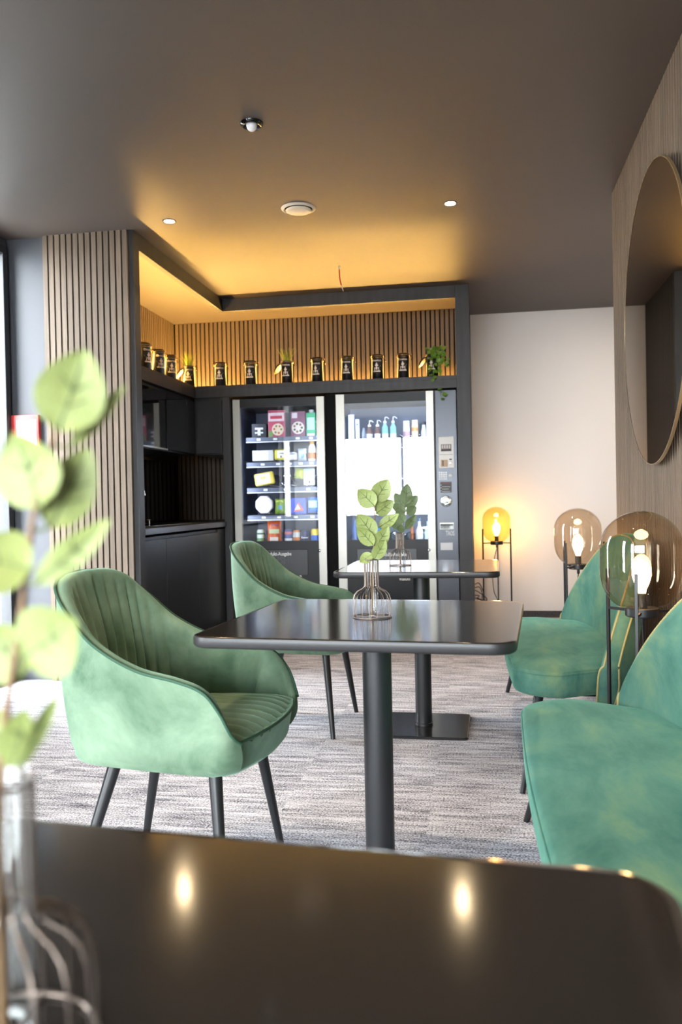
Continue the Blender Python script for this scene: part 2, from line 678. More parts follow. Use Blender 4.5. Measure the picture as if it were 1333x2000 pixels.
# frame of the niche
struct('trim_2', MB().box(XL - 0.04, XL, 4.692, YP + 0.04, 2.573, H), M_ash, 'dark wooden beam along the left of the niche ceiling', bev=0.002)
struct('trim_3', MB().box(XL, -0.15, YP, YP + 0.04, 2.573, H), M_ash, 'dark wooden beam across the front of the niche', bev=0.002)
struct('trim_4', MB().box(-0.15, -0.045, YP, YP + 0.03, 0, H), M_ash, 'dark wooden post at the right of the vending niche', bev=0.002)
struct('trim_5', MB().box(-2.0, -1.945, YP, YN, 0, 1.893), M_ash, 'dark panel between the kitchen and the vending machine', bev=0.002)

# left wall with glazing
wl = MB()
wl.box(XG - 0.16, XG, 1.12, 4.05, 0, H)
wl.box(XG - 0.16, XG, -1.35, 0.38, 0, H)
wl.box(XG - 0.16, XG, YR, -3.1, 0, H)
wl.box(XG - 0.16, XG, 4.6, YB + 0.1, 0, H)
wl.box(XG - 0.16, XG, YR, 4.6, 2.62, H)
struct('wall_left', wl, M_dkpaint, 'dark wall between the tall windows')


def window(name, axis, a0, a1, z0, z1, face, bars, label, fr=0.05):
    root = bpy.data.objects.new(name, None)
    COL.objects.link(root)
    root['kind'] = 'structure'
    root['label'] = label
    pos = [a0] + bars + [a1]

    def bx(b0, b1, zz0, zz1, d0, d1):
        if axis == 'y':
            return MB().box(face + d0, face + d1, b0, b1, zz0, zz1)
        return MB().box(b0, b1, face + d0, face + d1, zz0, zz1)
    obj('window_frame', bx(a0, a1, z0, z0 + fr, -0.05, 0.02), M_frame, root, bev=0.003)
    obj('window_frame', bx(a0, a1, z1 - fr, z1, -0.05, 0.02), M_frame, root, bev=0.003)
    for k, p in enumerate(pos):
        c = min(max(p, a0 + fr / 2), a1 - fr / 2)
        obj('mullion', bx(c - fr / 2, c + fr / 2, z0 + fr, z1 - fr, -0.05, 0.02), M_frame, root, bev=0.003)
    for k in range(len(pos) - 1):
        obj('pane', bx(pos[k] + fr / 2, pos[k + 1] - fr / 2, z0 + fr, z1 - fr, -0.021, -0.015), M_glass, root)
    return root


window('window_1', 'y', 4.05, 4.6, 0.0, 2.62, XG, [], 'tall bright window at the left end of the partition')
window('window_2', 'y', 0.38, 1.12, 0.0, 2.62, XG, [], 'narrow glazed door in the left wall')
window('window_3', 'y', -3.1, -1.35, 0.0, 2.62, XG, [-2.2], 'tall window in the left wall behind the viewpoint')
wre = MB()
wre.box(XG, XE, YR - 0.16, YR, 0, 0.72)
wre.box(XG, XE, YR - 0.16, YR, 2.32, H)
wre.box(0.3, XE, YR - 0.16, YR, 0.72, 2.32)
struct('wall_rear', wre, M_dkpaint, 'dark wall below and above the wide window behind the viewpoint')
window('window_4', 'x', XG + 0.02, 0.3, 0.72, 2.32, YR, [-1.46], 'wide window behind the viewpoint')
struct('wall_right_rear', MB().box(XR, XE + 0.1, YR - 0.16, YR - 0.05, 0, H), M_dkpaint)
struct('wall_alcove', MB().box(XR + 0.16, XE, 4.30, 4.40, 0, H), M_white, 'white return wall behind the slatted wall')

# ------------------------------------------------------------------ shelf, led strips
sh = thing('display_shelf', 'dark wooden shelf running above the kitchen and vending machines', 'shelf')
obj('back_board', MB().box(-2.22, -0.15, YP, 7.04, 1.958, 1.988), M_ash, sh, bev=0.002)
obj('back_fascia', MB().box(-2.22, -0.15, YP, YP + 0.02, 1.895, 1.958), M_ash, sh)
obj('side_board', MB().box(-2.62, -2.22, 4.70, 7.04, 1.958, 1.988), M_ash, sh, bev=0.002)
obj('side_fascia', MB().box(-2.24, -2.22, 4.70, YP, 1.895, 1.958), M_ash, sh)
ls = thing('led_strip', 'warm LED strip glowing along the back of the display shelf', 'led strip')
obj('profile', MB().box(-2.60, -0.16, 7.066, 7.098, 1.962, 1.974), M_frame, ls)
obj('light_strip', MB().tube([(-2.60, 7.082, 1.982), (-0.16, 7.082, 1.982)], .0075, 10), M_led, ls)
ls2 = thing('led_strip', 'warm LED strip glowing along the left end of the display shelf', 'led strip')
obj('profile', MB().box(-2.668, -2.636, 4.72, 7.04, 1.962, 1.974), M_frame, ls2)
obj('light_strip', MB().tube([(-2.652, 4.72, 1.982), (-2.652, 7.04, 1.982)], .0075, 10), M_led, ls2)


# ------------------------------------------------------------------ tables
def table(label, loc, rot, w):
    t = thing('bistro_table', label, 'table', (*loc, 0), R(rot), 'square black bistro tables')
    mb = MB()
    o = []
    for (z, inset) in ((0.719, 0.014), (0.719, 0.006), (0.7215, 0.0025), (0.725, 0.0), (0.740, 0.0), (0.7435, 0.0012)):
        o.append([(x, y, z) for x, y in rrect(w / 2 - inset, w / 2 - inset, 0.055 - inset, 8)])
    mb.rings(o, capt=False)
    obj('edge_band', mb, M_edge, t, smooth=40)
    o = []
    for (z, inset) in ((0.7435, 0.0012), (0.745, 0.004), (0.745, 0.012)):
        o.append([(x, y, z) for x, y in rrect(w / 2 - inset, w / 2 - inset, 0.055 - inset, 8)])
    obj('tabletop', MB().rings(o, capb=False), M_table, t, smooth=40)
    obj('column', MB().lathe([(0.038, 0.012), (0.038, 0.719)], 32), M_blackmetal, t, smooth=50)
    obj('collar', MB().lathe([(0.041, 0.012), (0.041, 0.022), (0.0385, 0.024)], 32), M_blackmetal, t, smooth=50)
    obj('mounting_plate', MB().box(-0.15, 0.15, -0.15, 0.15, 0.713, 0.719), M_blackmetal, t)
    b = MB()
    o = []
    for (z, inset) in ((0.001, 0.0), (0.009, 0.0), (0.012, 0.003), (0.012, 0.010)):
        o.append([(x, y, z) for x, y in rrect(0.206 - inset, 0.206 - inset, 0.018, 5)])
    b.rings(o)
    obj('base_plate', b, mat('satin_black_plate', (30, 30, 32), rough=.2, spec=.7), t, smooth=30)
    return t


table('square black table with wire vase beside the nearer green armchair', (-0.269, 2.1295), -4.24, 0.738)
table('square black table with wire vase in front of the vending machines', (-0.266, 3.80), -1.0, 0.7075)
table('blurred black table filling the foreground', (-0.25, 0.35), -4.5, 0.74)


# ------------------------------------------------------------------ armchairs
RIM = [(0, -.285, 0, .857), (.18, -.272, .12, .850), (.32, -.238, .195, .820), (.44, -.180, .234, .762), (.56, -.10, .254, .690),
       (.70, .02, .266, .632), (.82, .138, .275, .608), (.90, .210, .281, .582), (.95, .252, .282, .530), (.98, .274, .272, .478), (1.0, .288, .248, .456)]
INB = [(0, -.175, 0), (.18, -.17, .085), (.32, -.155, .15), (.44, -.125, .18), (.56, -.07, .2), (.7, .03, .215), (.82, .12, .228),
       (.9, .175, .238), (.95, .217, .245), (.98, .245, .240), (1.0, .268, .226)]
OUB = [(0, -.235, 0), (.18, -.23, .11), (.32, -.207, .178), (.44, -.16, .207), (.56, -.085, .224), (.7, .03, .240), (.82, .13, .250),
       (.9, .185, .254), (.95, .222, .256), (.98, .250, .247), (1.0, .270, .222)]


def armchair(label, loc, rot):
    t = thing('armchair', label, 'armchair', (*loc, 0), R(rot), 'green velvet bucket armchairs')
    N = 168
    outer, inner, pipe = [], [], []
    for i in range(N + 1):
        s = -1 + 2 * i / N
        tt = abs(s)
        sg = 1 if s >= 0 else -1
        rx, ry, rz = catmull(RIM, tt)
        ix, iy = catmull(INB, tt)
        ox, oy = catmull(OUB, tt)
        ry, iy, oy = ry * sg, iy * sg, oy * sg
        # inward plan normal at the rim
        e = 0.02
        a = catmull(RIM, min(1, tt + e))
        b_ = catmull(RIM, max(0, tt - e))
        tx, ty = a[0] - b_[0], (a[1] - b_[1])
        if tt < e:
            tx, ty = 0, 1
        L = math.hypot(tx, ty)
        nx, ny = ty / L, -tx / L * sg
        th = 0.040 * (0.55 + 0.45 * min(1, (1 - tt) / 0.25))
        rim = Vector((rx, ry, rz))
        rin = Vector((rx + nx * th, ry + ny * th, rz - 0.006))
        ob = Vector((ox, oy, .375))
        ib = Vector((ix, iy, .455))
        row = []
        for k in range(11):
            u = k / 10
            p = ob.lerp(rim, u)
            bul = math.sin(PI * u) * 0.012
            if u < 0.12:   # rounded lower edge
                q = (0.12 - u) / 0.12
                p = p + Vector((nx, ny, 0)) * 0.012 * q * q
            p = p - Vector((nx, ny, 0)) * bul
            row.append(p)
        outer.append(row)
        row = [rim]
        for k in range(1, 4):
            u = k / 4
            p = rim.lerp(rin, u)
            p.z += math.sin(PI * u) * 0.012
            row.append(p)
        ch = abs(math.sin(PI * s * 11.5)) ** 0.45
        for k in range(15):
            u = k / 14
            p = rin.lerp(ib, u)
            p = p + Vector((nx, ny, 0)) * (0.014 * (ch - 1) * min(1, u / 0.12) + 0.016 * math.sin(PI * u))
            row.append(p)
        inner.append(row)
        pipe.append(rim + Vector((0, 0, 0.004)) - Vector((nx, ny, 0)) * 0.002)
    sb = MB().grid(outer)
    for oc, ic in ((outer[0], inner[0]), (outer[-1], inner[-1])):      # close the two arm ends
        k0 = len(sb.v)
        sb.v += [tuple(p) for p in oc] + [tuple(p) for p in ic[1:]]
        sb.f.append(tuple(range(k0, len(sb.v))))
    obj('backrest_shell', sb, M_mint2, t, smooth=60)
    obj('channelled_padding', MB().grid(inner), M_mint, t, smooth=75)
    # seat cushion with seams running front to back
    hw = 0.262

    def xb(y):
        return -.185 + .42 * (abs(y) / .262) ** 5

    def xf(y):
        return .318 - .038 * (y / .25) ** 2
    rows = []
    NY, NX = 66, 16
    for i in range(NY + 1):
        y = -hw + 2 * hw * i / NY
        row = []
        for k in range(NX + 1):
            u = k / NX
            x = lerp(xb(y), max(xf(y), xb(y) + .004), u)
            dome = (1 - (abs(y) / hw) ** 4) * (1 - max(0, (u - .75) / .25) ** 3)
            ch = abs(math.sin(PI * (y / hw) * 5.5)) ** 0.5
            z = .456 + .030 * dome * min(1, 0.35 + u * 1.5) + .007 * (ch - 1)
            row.append((x, y, z))
        rows.append(row)
    obj('seat_cushion', MB().grid(rows), M_mint, t, smooth=70)
    # seat base: curved front apron and underside
    oA, oB, oC = [], [], []
    fr = [(.25 + .0 * k, 0) for k in range(0)]
    outline = []
    for i in range(41):
        s = -1 + 2 * i / 40
        ox, oy = catmull(OUB, abs(s))
        outline.append((ox, oy * (1 if s >= 0 else -1)))
    for i in range(1, 16):
        y = .222 - .444 * i / 16
        outline.append((.308 - .038 * (y / .222) ** 2, y))
    cx = .02
    for x, y in outline:
        oA.append((cx + (x - cx) * .955, y * .955, .372))
        oB.append((cx + (x - cx) * .995, y * .995, .386))
        oC.append((x + .012 * min(1, max(0, (x - .15) / .1)), y * 1.01, .460))
    mb = MB().rings([oA, oB, oC])
    obj('seat_base', mb, M_mint, t, smooth=50)
    path = list(pipe)
    obj('piping', MB().tube(path, 0.0042, 8), M_pipe, t, smooth=80)
    fp = [Vector((xf(y) + .004, y, .462)) for y in [(-.248 + .496 * k / 30) for k in range(31)]]
    obj('piping', MB().tube(fp, 0.0042, 8), M_pipe, t, smooth=80)
    for sx, top, foot in ((1, (.185, .165, .380), (.232, .238, 0)), (0, (-.105, .13, .380), (-.205, .215, 0))):
        for sy in (-1, 1):
            a = Vector((top[0], top[1] * sy, top[2]))
            b_ = Vector((foot[0], foot[1] * sy, 0.0))
            obj('leg', MB().rod(a, b_, .0185, .0105, 18), M_blackmetal, t, smooth=60)
    return t


armchair('green velvet armchair in the foreground half hidden by eucalyptus leaves', (-0.855, 2.20), -3.5)
armchair('farther green velvet armchair in front of the left vending machine', (-0.865, 3.814), -4)


# ------------------------------------------------------------------ teal settees
def settee(label, yc):
    t = thing('settee', label, 'settee', (0, yc, 0), 0, 'teal velvet settees along the slatted wall')
    hw = .71

    def outline(ins):
        p = []
        x0, x1 = .115 + ins, .60 - ins
        h = hw - ins
        r = .17
        n = 10
        for k in range(n + 1):       # front far corner
            a = PI / 2 + (PI / 2) * k / n
            p.append((x0 + r + r * math.cos(a), h - r + r * math.sin(a)))
        for k in range(1, 10):
            p.append((x0 - .012 * math.sin(PI * k / 10), lerp(h - r, -h + r, k / 10)))
        for k in range(n + 1):
            a = PI + (PI / 2) * k / n
            p.append((x0 + r + r * math.cos(a), -h + r + r * math.sin(a)))
        for k in range(1, 12):
            u = k / 12
            yy = lerp(-h, h, u)
            p.append((.43 + .14 * (1 - (abs(yy) / hw) ** 3), yy))
        return p
    ol = outline(0)
    c = (.34, 0)
    polys = [[(c[0] + (x - c[0]) * .97, y * .985, .322) for x, y in ol], [(c[0] + (x - c[0]) * .99, y * .995, .330) for x, y in ol],
             [(x, y, .345) for x, y in ol], [(x, y, .405) for x, y in ol],
             [(c[0] + (x - c[0]) * .985, y * .993, .417) for x, y in ol]]
    for sc, z in ((.95, .422), (.85, .426), (.7, .429), (.5, .431), (.25, .432), (.02, .432)):
        polys.append([(c[0] + (x - c[0]) * sc, y * sc, z) for x, y in ol])
    obj('seat', MB().rings(polys), M_teal, t, smooth=50)
    obj('seat_piping', MB().tube([(x, y, .407) for x, y in ol], .0035, 6, closed=True), M_teal, t, smooth=80)

    def xb(dy):
        return .412 + .135 * (1 - (abs(dy) / hw) ** 3)

    def zt(dy):
        return .40 + .475 * max(0.0, 1 - (abs(dy) / (hw + .005)) ** 2.6) ** .6
    NU, NV = 72, 18
    front, rear = [], []
    T = .062
    for i in range(NU + 1):
        dy = hw * math.sin(-PI / 2 + PI * i / NU)
        top = zt(dy)
        fr_, rr_ = [], []
        for k in range(NV + 1):
            u = k / NV
            z = lerp(.285, top, u)
            dyy = dy * (.90 + .10 * min(1, (z - .285) / .15))
            x = xb(dy) + .07 * max(0, z - .40) / .5
            rim = max(0, (u - .9) / .1)
            fr_.append((x + .012 * rim * rim - .012 * math.sin(PI * min(1, u * 1.05)) * min(1, (hw - abs(dy)) / .1), dyy, z))
            rr_.append((x + T + .012 * math.sin(PI * u), dyy, z))
        front.append(fr_)
        rear.append(rr_)
    obj('backrest', MB().grid(front), M_teal, t, smooth=70)
    obj('backrest_rear', MB().grid(rear, flip=True), M_tealedge, t, smooth=70)
    band = []
    fedge = [front[0][k] for k in range(NV + 1)] + [front[i][NV] for i in range(1, NU)] + [front[NU][k] for k in range(NV, -1, -1)]
    redge = [rear[0][k] for k in range(NV + 1)] + [rear[i][NV] for i in range(1, NU)] + [rear[NU][k] for k in range(NV, -1, -1)]
    for a, b_ in zip(fedge, redge):
        a, b_ = Vector(a), Vector(b_)
        outv = Vector((0, a.y * .6, max(0, a.z - .45)))
        if outv.length > 0:
            outv.normalize()
        mid = (a + b_) / 2 + outv * .006
        band.append([a, a.lerp(mid, .5) + outv * .003, mid, mid.lerp(b_, .5) + outv * .003, b_])
    obj('backrest_border', MB().grid(band), M_tealedge, t, smooth=70)
    obj('piping', MB().tube(fedge, .0042, 8), M_goldpipe, t, smooth=80)
    obj('piping', MB().tube(redge, .0042, 8), M_goldpipe, t, smooth=80)
    for (tx, ty, fx, fy) in ((.21, .62, .135, .775), (.52, .58, .60, .75)):
        for sy in (-1, 1):
            obj('leg', MB().rod((tx, ty * sy, .326), (fx, fy * sy, 0), .0185, .010, 16), M_blackmetal, t, smooth=60)
    obj('underframe', MB().box(.20, .54, -.60, .60, .308, .324), M_felt, t)
    return t


settee('teal velvet settee nearest the viewpoint, cut by the right edge', 1.94)
settee('teal velvet settee farther back under the round mirror', 3.745)


# ------------------------------------------------------------------ floor lamps
def floor_lamp(label, loc, rg, hg, zc, rr, angs, glass, ztop, cordpath=None, bulbmat=None):
    t = thing('floor_lamp', label, 'floor lamp', (*loc, 0), 0, 'glass globe tripod floor lamps')
    z0, z1 = zc - hg / 2, zc + hg / 2
    zb = z0 - .006
    # camera-facing direction is taken as angle 0 of the three legs
    base = math.atan2(-loc[1], -loc[0])
    for a in angs:
        an = base + R(a)
        c, s_ = math.cos(an), math.sin(an)
        x, y = rr * c, rr * s_
        mb = MB().box(-.0052, .0052, -.0052, .0052, 0.0, ztop)
        obj('leg', mb, M_blackmetal, t, loc=(x, y, 0), rot=(0, 0, an), bev=.001)
        obj('crossbar', MB().box(.05, rr, -.0045, .0045, zb - .010, zb - .001), M_blackmetal, t, rot=(0, 0, an))
    obj('socket_dish', MB().lathe([(.0, zb - .022), (.05, zb - .022), (.054, zb - .018), (.054, zb + .006), (.046, zb + .008), (0, zb + .004)], 32, cap=False), M_blackmetal, t, smooth=40)
    obj('bulb_holder', MB().lathe([(.017, zb + .004), (.017, zb + .05), (.013, zb + .055)], 20), M_blackmetal, t, smooth=40)
    obj('cable_gland', MB().lathe([(.006, zb - .05), (.008, zb - .045), (.008, zb - .022)], 12), M_blackmetal, t, smooth=40)
    prof = []
    rb = .046
    n = 14
    prof.append((rb, z0))
    r1 = rg * .92
    for k in range(1, n + 1):       # lower bowl
        a = PI / 2 * k / n
        prof.append((rb + (rg - rb) * math.sin(a), z0 + r1 * (1 - math.cos(a))))
    prof.append((rg, z1 - r1))
    for k in range(1, n + 1):
        a = PI / 2 * k / n
        prof.append((rg * math.cos(a) if k < n else 0.0005, z1 - r1 + r1 * math.sin(a)))
    obj('glass_shade', MB().lathe(prof, 48, cap=False), glass, t, smooth=80)
    bz = zb + .055
    bp = [(.012, bz), (.014, bz + .012), (.024, bz + .035), (.031, bz + .06), (.030, bz + .08), (.022, bz + .097), (.010, bz + .107), (.0005, bz + .109)]
    obj('bulb', MB().lathe(bp, 20), bulbmat or M_bulb, t, smooth=80)
    if cordpath:
        pts = []
        keys = [(i, *p) for i, p in enumerate(cordpath)]
        for k in range((len(keys) - 1) * 8 + 1):
            pts.append(catmull(keys, k / 8))
        obj('cord', MB().tube(pts, .0032, 6), M_blackmetal, t, smooth=80)
    return t


floor_lamp('large smoked glass globe lamp between the two teal settees', (.527, 2.843), .1325, .32, .836, .138, (-7, -127, 113), M_smoke, .80,
           [(0, 0, .625), (.01, .01, .45), (.03, .04, .2), (.06, .02, .02), (.12, .0, .005)])
floor_lamp('smoked glass globe lamp beyond the farther settee', (.556, 4.866), .1325, .32, .822, .142, (-27, -147, 93), M_smoke, .79,
           [(0, 0, .615), (-.01, .01, .45), (.02, .04, .2), (.05, .02, .02), (.10, .0, .005)])
floor_lamp('amber glass globe lamp beside the niche against the white wall', (.147, 7.17), .119, .297, .828, .134, (-60, 60, 177), M_amber, .79,
           [(0, 0, .62), (-.025, .01, .52), (-.04, 0, .40), (-.03, .02, .25), (.0, .03, .17), (-.01, .03, .08), (-.05, .03, .006), (-.12, .05, .005)], emis('amber_filament_bulb', (1.0, 0.58, 0.20), 52.0))

# ------------------------------------------------------------------ round mirror
mr_ = thing('round_mirror', 'large round mirror with thin brass rim on the slatted wall', 'mirror', (.69, 3.462, 1.762), 0)
RM = .592
n = 96
ring = lambda r, x: [(x, r * math.cos(2 * PI * k / n), r * math.sin(2 * PI * k / n)) for k in range(n)]
M_mirror = mat('bronze_tinted_mirror', (196, 184, 168), rough=0.012, metal=1.0)
obj('mirror_glass', MB().rings([ring(RM - .004, .004), ring(RM - .004, .001)]), M_mirror, mr_, smooth=30)
obj('brass_rim', MB().grid([ring(RM - .003, .0), ring(RM, .0), ring(RM, .012), ring(RM - .02, .012)], closev=True), mat('pale_brass', (232, 214, 176), rough=.3, metal=1.0), mr_, smooth=30)
obj('wall_mount', MB().rings([ring(.40, .012), ring(.40, .043)]), M_felt, mr_)

# ------------------------------------------------------------------ ceiling fittings
for lab, (x, y) in (('left recessed ceiling spotlight near the niche beam', (-1.721, 4.521)), ('right recessed ceiling spotlight above the white wall', (-.125, 4.587)),
                    ('recessed ceiling spotlight above the nearer armchair, out of frame', (-1.72, 2.3)), ('recessed ceiling spotlight above the nearer settee, out of frame', (-.125, 2.3)),
                    ('recessed ceiling spotlight left behind the viewpoint', (-1.72, .05)), ('recessed ceiling spotlight right behind the viewpoint', (-.125, .05))):
    t = thing('ceiling_spotlight', lab, 'spotlight', (x, y, H), 0, 'recessed ceiling spotlights')
    obj('trim_ring', MB().lathe([(.026, -.001), (.037, -.004), (.041, -.0005), (.041, .0)], 32, cap=False), M_blackmetal, t, smooth=50)
    obj('diffuser', MB().lathe([(.0005, -.0035), (.027, -.0025)], 24, cap=False), M_down, t)
    sl = bpy.data.lights.new('spot_beam', 'SPOT')
    sl.energy = 21.0
    sl.color = (1.0, 0.78, 0.54)
    sl.spot_size = R(88)
    sl.spot_blend = 0.7
    sl.shadow_soft_size = 0.03
    so_ = bpy.data.objects.new('spot_beam', sl)
    COL.objects.link(so_)
    so_.parent = t
    so_.location = (0, 0, -.012)
t = thing('motion_sensor', 'black ceiling motion sensor with white domed lens', 'sensor', (-.93, 3.44, H))
obj('housing', MB().lathe([(.0, -.002), (.030, -.006), (.041, -.013), (.048, -.008), (.050, 0)], 40, cap=False), mat('gloss_black_plastic', (14, 14, 15), rough=.12), t, smooth=60)
obj('lens', MB().lathe([(.0005, -.034), (.012, -.031), (.020, -.023), (.023, -.012), (.023, -.004)], 28, cap=False), mat('white_lens', (235, 235, 235), rough=.35), t, smooth=80)
t = thing('ceiling_vent', 'round pale disc air vent in the ceiling', 'vent', (-.955, 4.482, H))
M_vent = mat('cream_vent', (205, 192, 172), rough=.4)
obj('outer_ring', MB().lathe([(.076, -.002), (.082, -.010), (.095, -.004), (.097, 0)], 48, cap=False), M_vent, t, smooth=60)
obj('disc', MB().lathe([(.0005, -.022), (.05, -.021), (.068, -.017), (.071, -.012), (.066, -.008)], 48, cap=False), M_vent, t, smooth=60)
obj('throat', MB().lathe([(.0005, -.0015), (.078, -.0015)], 32, cap=False), M_felt, t)
t = thing('hanging_wire', 'loose red and white wire end hanging from the ceiling', 'wire', (-.922, 5.639, H))
keys = [(0, 0, 0, 0), (1, .0, .0, -.05), (2, .006, .004, -.11), (3, .025, .005, -.172)]
pp = [catmull(keys, k / 6) for k in range(19)]
obj('red_sheath', MB().tube(pp[3:15], .0042, 8), mat('red_wire', (190, 60, 50), rough=.5), t, smooth=80)
obj('white_core', MB().tube(pp, .0028, 8), mat('white_wire', (225, 215, 205), rough=.5), t, smooth=80)
obj('connector', MB().box(-.006, .006, -.005, .005, -.012, 0), M_ptext, t)
# added fill light, out of view on the right, brightens the white wall
t = thing('ceiling_spotlight', 'added fill light on the ceiling at the far right, out of view', 'spotlight', (1.75, 6.0, H), 0, 'recessed ceiling spotlights')
obj('trim_ring', MB().lathe([(.055, -.001), (.066, -.004), (.07, 0)], 32, cap=False), M_blackmetal, t, smooth=50)
obj('diffuser', MB().lathe([(.0005, -.0035), (.056, -.0025)], 24, cap=False), emis('alcove_fill_glow', (1.0, .88, .74), 260.0), t)

# ------------------------------------------------------------------ kitchen
zb0, zt0 = .10, .848
for k, (y0, y1, lab) in enumerate(((4.70, 5.073, 'base cabinet with black door nearest the slatted panel'), (5.073, 5.701, 'wide middle base cabinet with black door under the worktop'),
                                   (5.701, 6.156, 'base cabinet with black door beside the corner filler'))):
    c = thing('base_cabinet', lab, 'cabinet', (0, 0, 0), 0, 'black kitchen base cabinets')
    obj('carcass', MB().box(XN + .02, XL - .04, y0 + .001, y1 - .001, zb0, zt0), M_cab, c)
    obj('door', MB().box(XL - .038, XL - .018, y0 + .002, y1 - .002, zb0 + .01, zt0 - .02), M_cab, c, bev=.0015)
    obj('plinth', MB().box(XN + .02, XL - .08, y0 + .001, y1 - .001, 0.0, zb0), M_felt, c)
    obj('grip_rail', MB().box(XL - .05, XL - .036, y0 + .001, y1 - .001, zt0 - .016, zt0), M_frame, c)
f = thing('corner_filler', 'narrow black filler panel closing the kitchen corner', 'panel')
obj('panel', MB().box(XN + .02, XL - .02, 6.158, YP - .001, 0.0, zt0), M_cab, f)
w = thing('worktop', 'dark stone kitchen worktop on the base cabinets', 'worktop')
obj('slab', MB().box(XN + .006, XL, 4.695, YP - .001, .866, .905), mat('dark_stone', (52, 52, 54), rough=.3), w, bev=.003)
obj('rear_slab', MB().box(XN + .006, -2.003, YP - .001, YN, .866, .905), M_cab, w)
obj('sink_rim', MB().box(-2.58, -2.14, 5.2, 5.95, .9052, .908), M_steel, w)
obj('sink_basin', MB().box(-2.55, -2.17, 5.23, 5.92, .9081, .9085), M_gloss, w)
s = thing('splashback', 'glossy black splashback panel behind the worktop', 'splashback')
obj('panel', MB().box(XN - .010, XN + .006, 4.70, 7.09, .906, 1.42), M_gloss, s)
tp = thing('kitchen_tap', 'curved chrome kitchen tap at the sink', 'tap', (-2.60, 5.62, .908))
arc = [(0, 0, 0), (0, 0, .24)] + [(.09 - .09 * math.cos(a), .11 * (1 - math.cos(a)) * .5 + .0, .24 + .10 * math.sin(a)) for a in (R(30), R(60), R(90), R(120), R(150))] + [(.18, .11, .21)]
obj('spout', MB().tube(arc, .011, 12), M_chrome, tp, smooth=80)
obj('base_collar', MB().lathe([(.024, 0), (.024, .012), (.014, .018)], 20), M_chrome, tp, smooth=50)
obj('lever', MB().rod((.0, -.01, .06), (.0, -.07, .10), .006, .005), M_chrome, tp, smooth=50)
so = thing('soap_pump', 'small chrome pump head beside the sink', 'pump', (-2.45, 5.88, .9052))
obj('stem', MB().lathe([(.007, 0), (.007, .03)], 12), M_chrome, so, smooth=50)
obj('nozzle', MB().rod((-.01, -.008, .032), (.012, .012, .03), .004, .003), M_chrome, so, smooth=50)

u = thing('wall_cabinet', 'black wall cabinet with glossy glass door over the worktop', 'cabinet')
obj('carcass', MB().box(XN - .005, -2.262, 4.70, 5.735, 1.44, 1.893), M_cab, u)
d = obj('glass_door', MB().box(-2.258, -2.238, 4.75, 5.735, 1.452, 1.868), M_gloss, u, bev=.0015)
obj('steel_edge', MB().box(-2.2375, -2.233, 4.75, 5.735, 1.445, 1.456), M_steel, d)
u = thing('wall_cabinet', 'black wall cabinet with satin door next to the corner', 'cabinet')
obj('carcass', MB().box(XN - .005, -2.262, 5.738, 6.38, 1.44, 1.893), M_cab, u)
obj('door', MB().box(-2.259, -2.238, 5.739, 6.18, 1.452, 1.868), M_gloss, u, bev=.0015)
obj('filler', MB().box(-2.259, -2.238, 6.183, 6.36, 1.452, 1.868), M_cab, u)
u = thing('wall_cabinet', 'black corner wall cabinet left of the vending machine', 'cabinet')
obj('carcass', MB().box(-2.236, -2.002, YP + .022, YN, 1.44, 1.893), M_cab, u)
obj('door', MB().box(-2.215, -2.006, YP, YP + .02, 1.448, 1.868), M_cab, u, bev=.0015)


# ------------------------------------------------------------------ red notice board
t = thing('notice_board', 'red framed notice board with white paper beside the window', 'notice board', (-2.70, YL, 0))
M_red = mat('red_frame', (205, 60, 58), rough=.4)
y0 = -.006
obj('frame', MB().box(-.095, .098, y0 - .01, .011, 1.22, 1.605), M_red, t, bev=.004)
obj('paper', MB().box(-.045, .085, y0 - .013, y0 - .0105, 1.25, 1.575), mat('paper', (232, 230, 224), rough=.7), t)
for k in range(5):
    obj('printed_line', MB().box(-.030, .04, y0 - .0136, y0 - .0131, 1.54 - k * .035, 1.545 - k * .035), mat('grey_print', (120, 120, 118), rough=.7), t)
for k in range(3):
    obj('printed_dot', MB().box(.060, .070, y0 - .0136, y0 - .0131, 1.535 - k * .028, 1.545 - k * .028), mat('grey_print'), t)
obj('screw', MB().lathe([(.0005, 0), (.004, 0)], 10, cap=False), M_felt, t, loc=(-.072, y0 - .0105, 1.50), rot=(R(90), 0, 0))


# ------------------------------------------------------------------ vending machines
YM = 6.39


def coil(x, z, r, y0, y1, turns):
    pts = []
    n = turns * 10
    for k in range(n + 1):
        a = 2 * PI * k / 10
        pts.append((x + r * math.cos(a), lerp(y0, y1, k / n), z + r + .004 + r * math.sin(a)))
    return MB().tube(pts, .0016, 4)


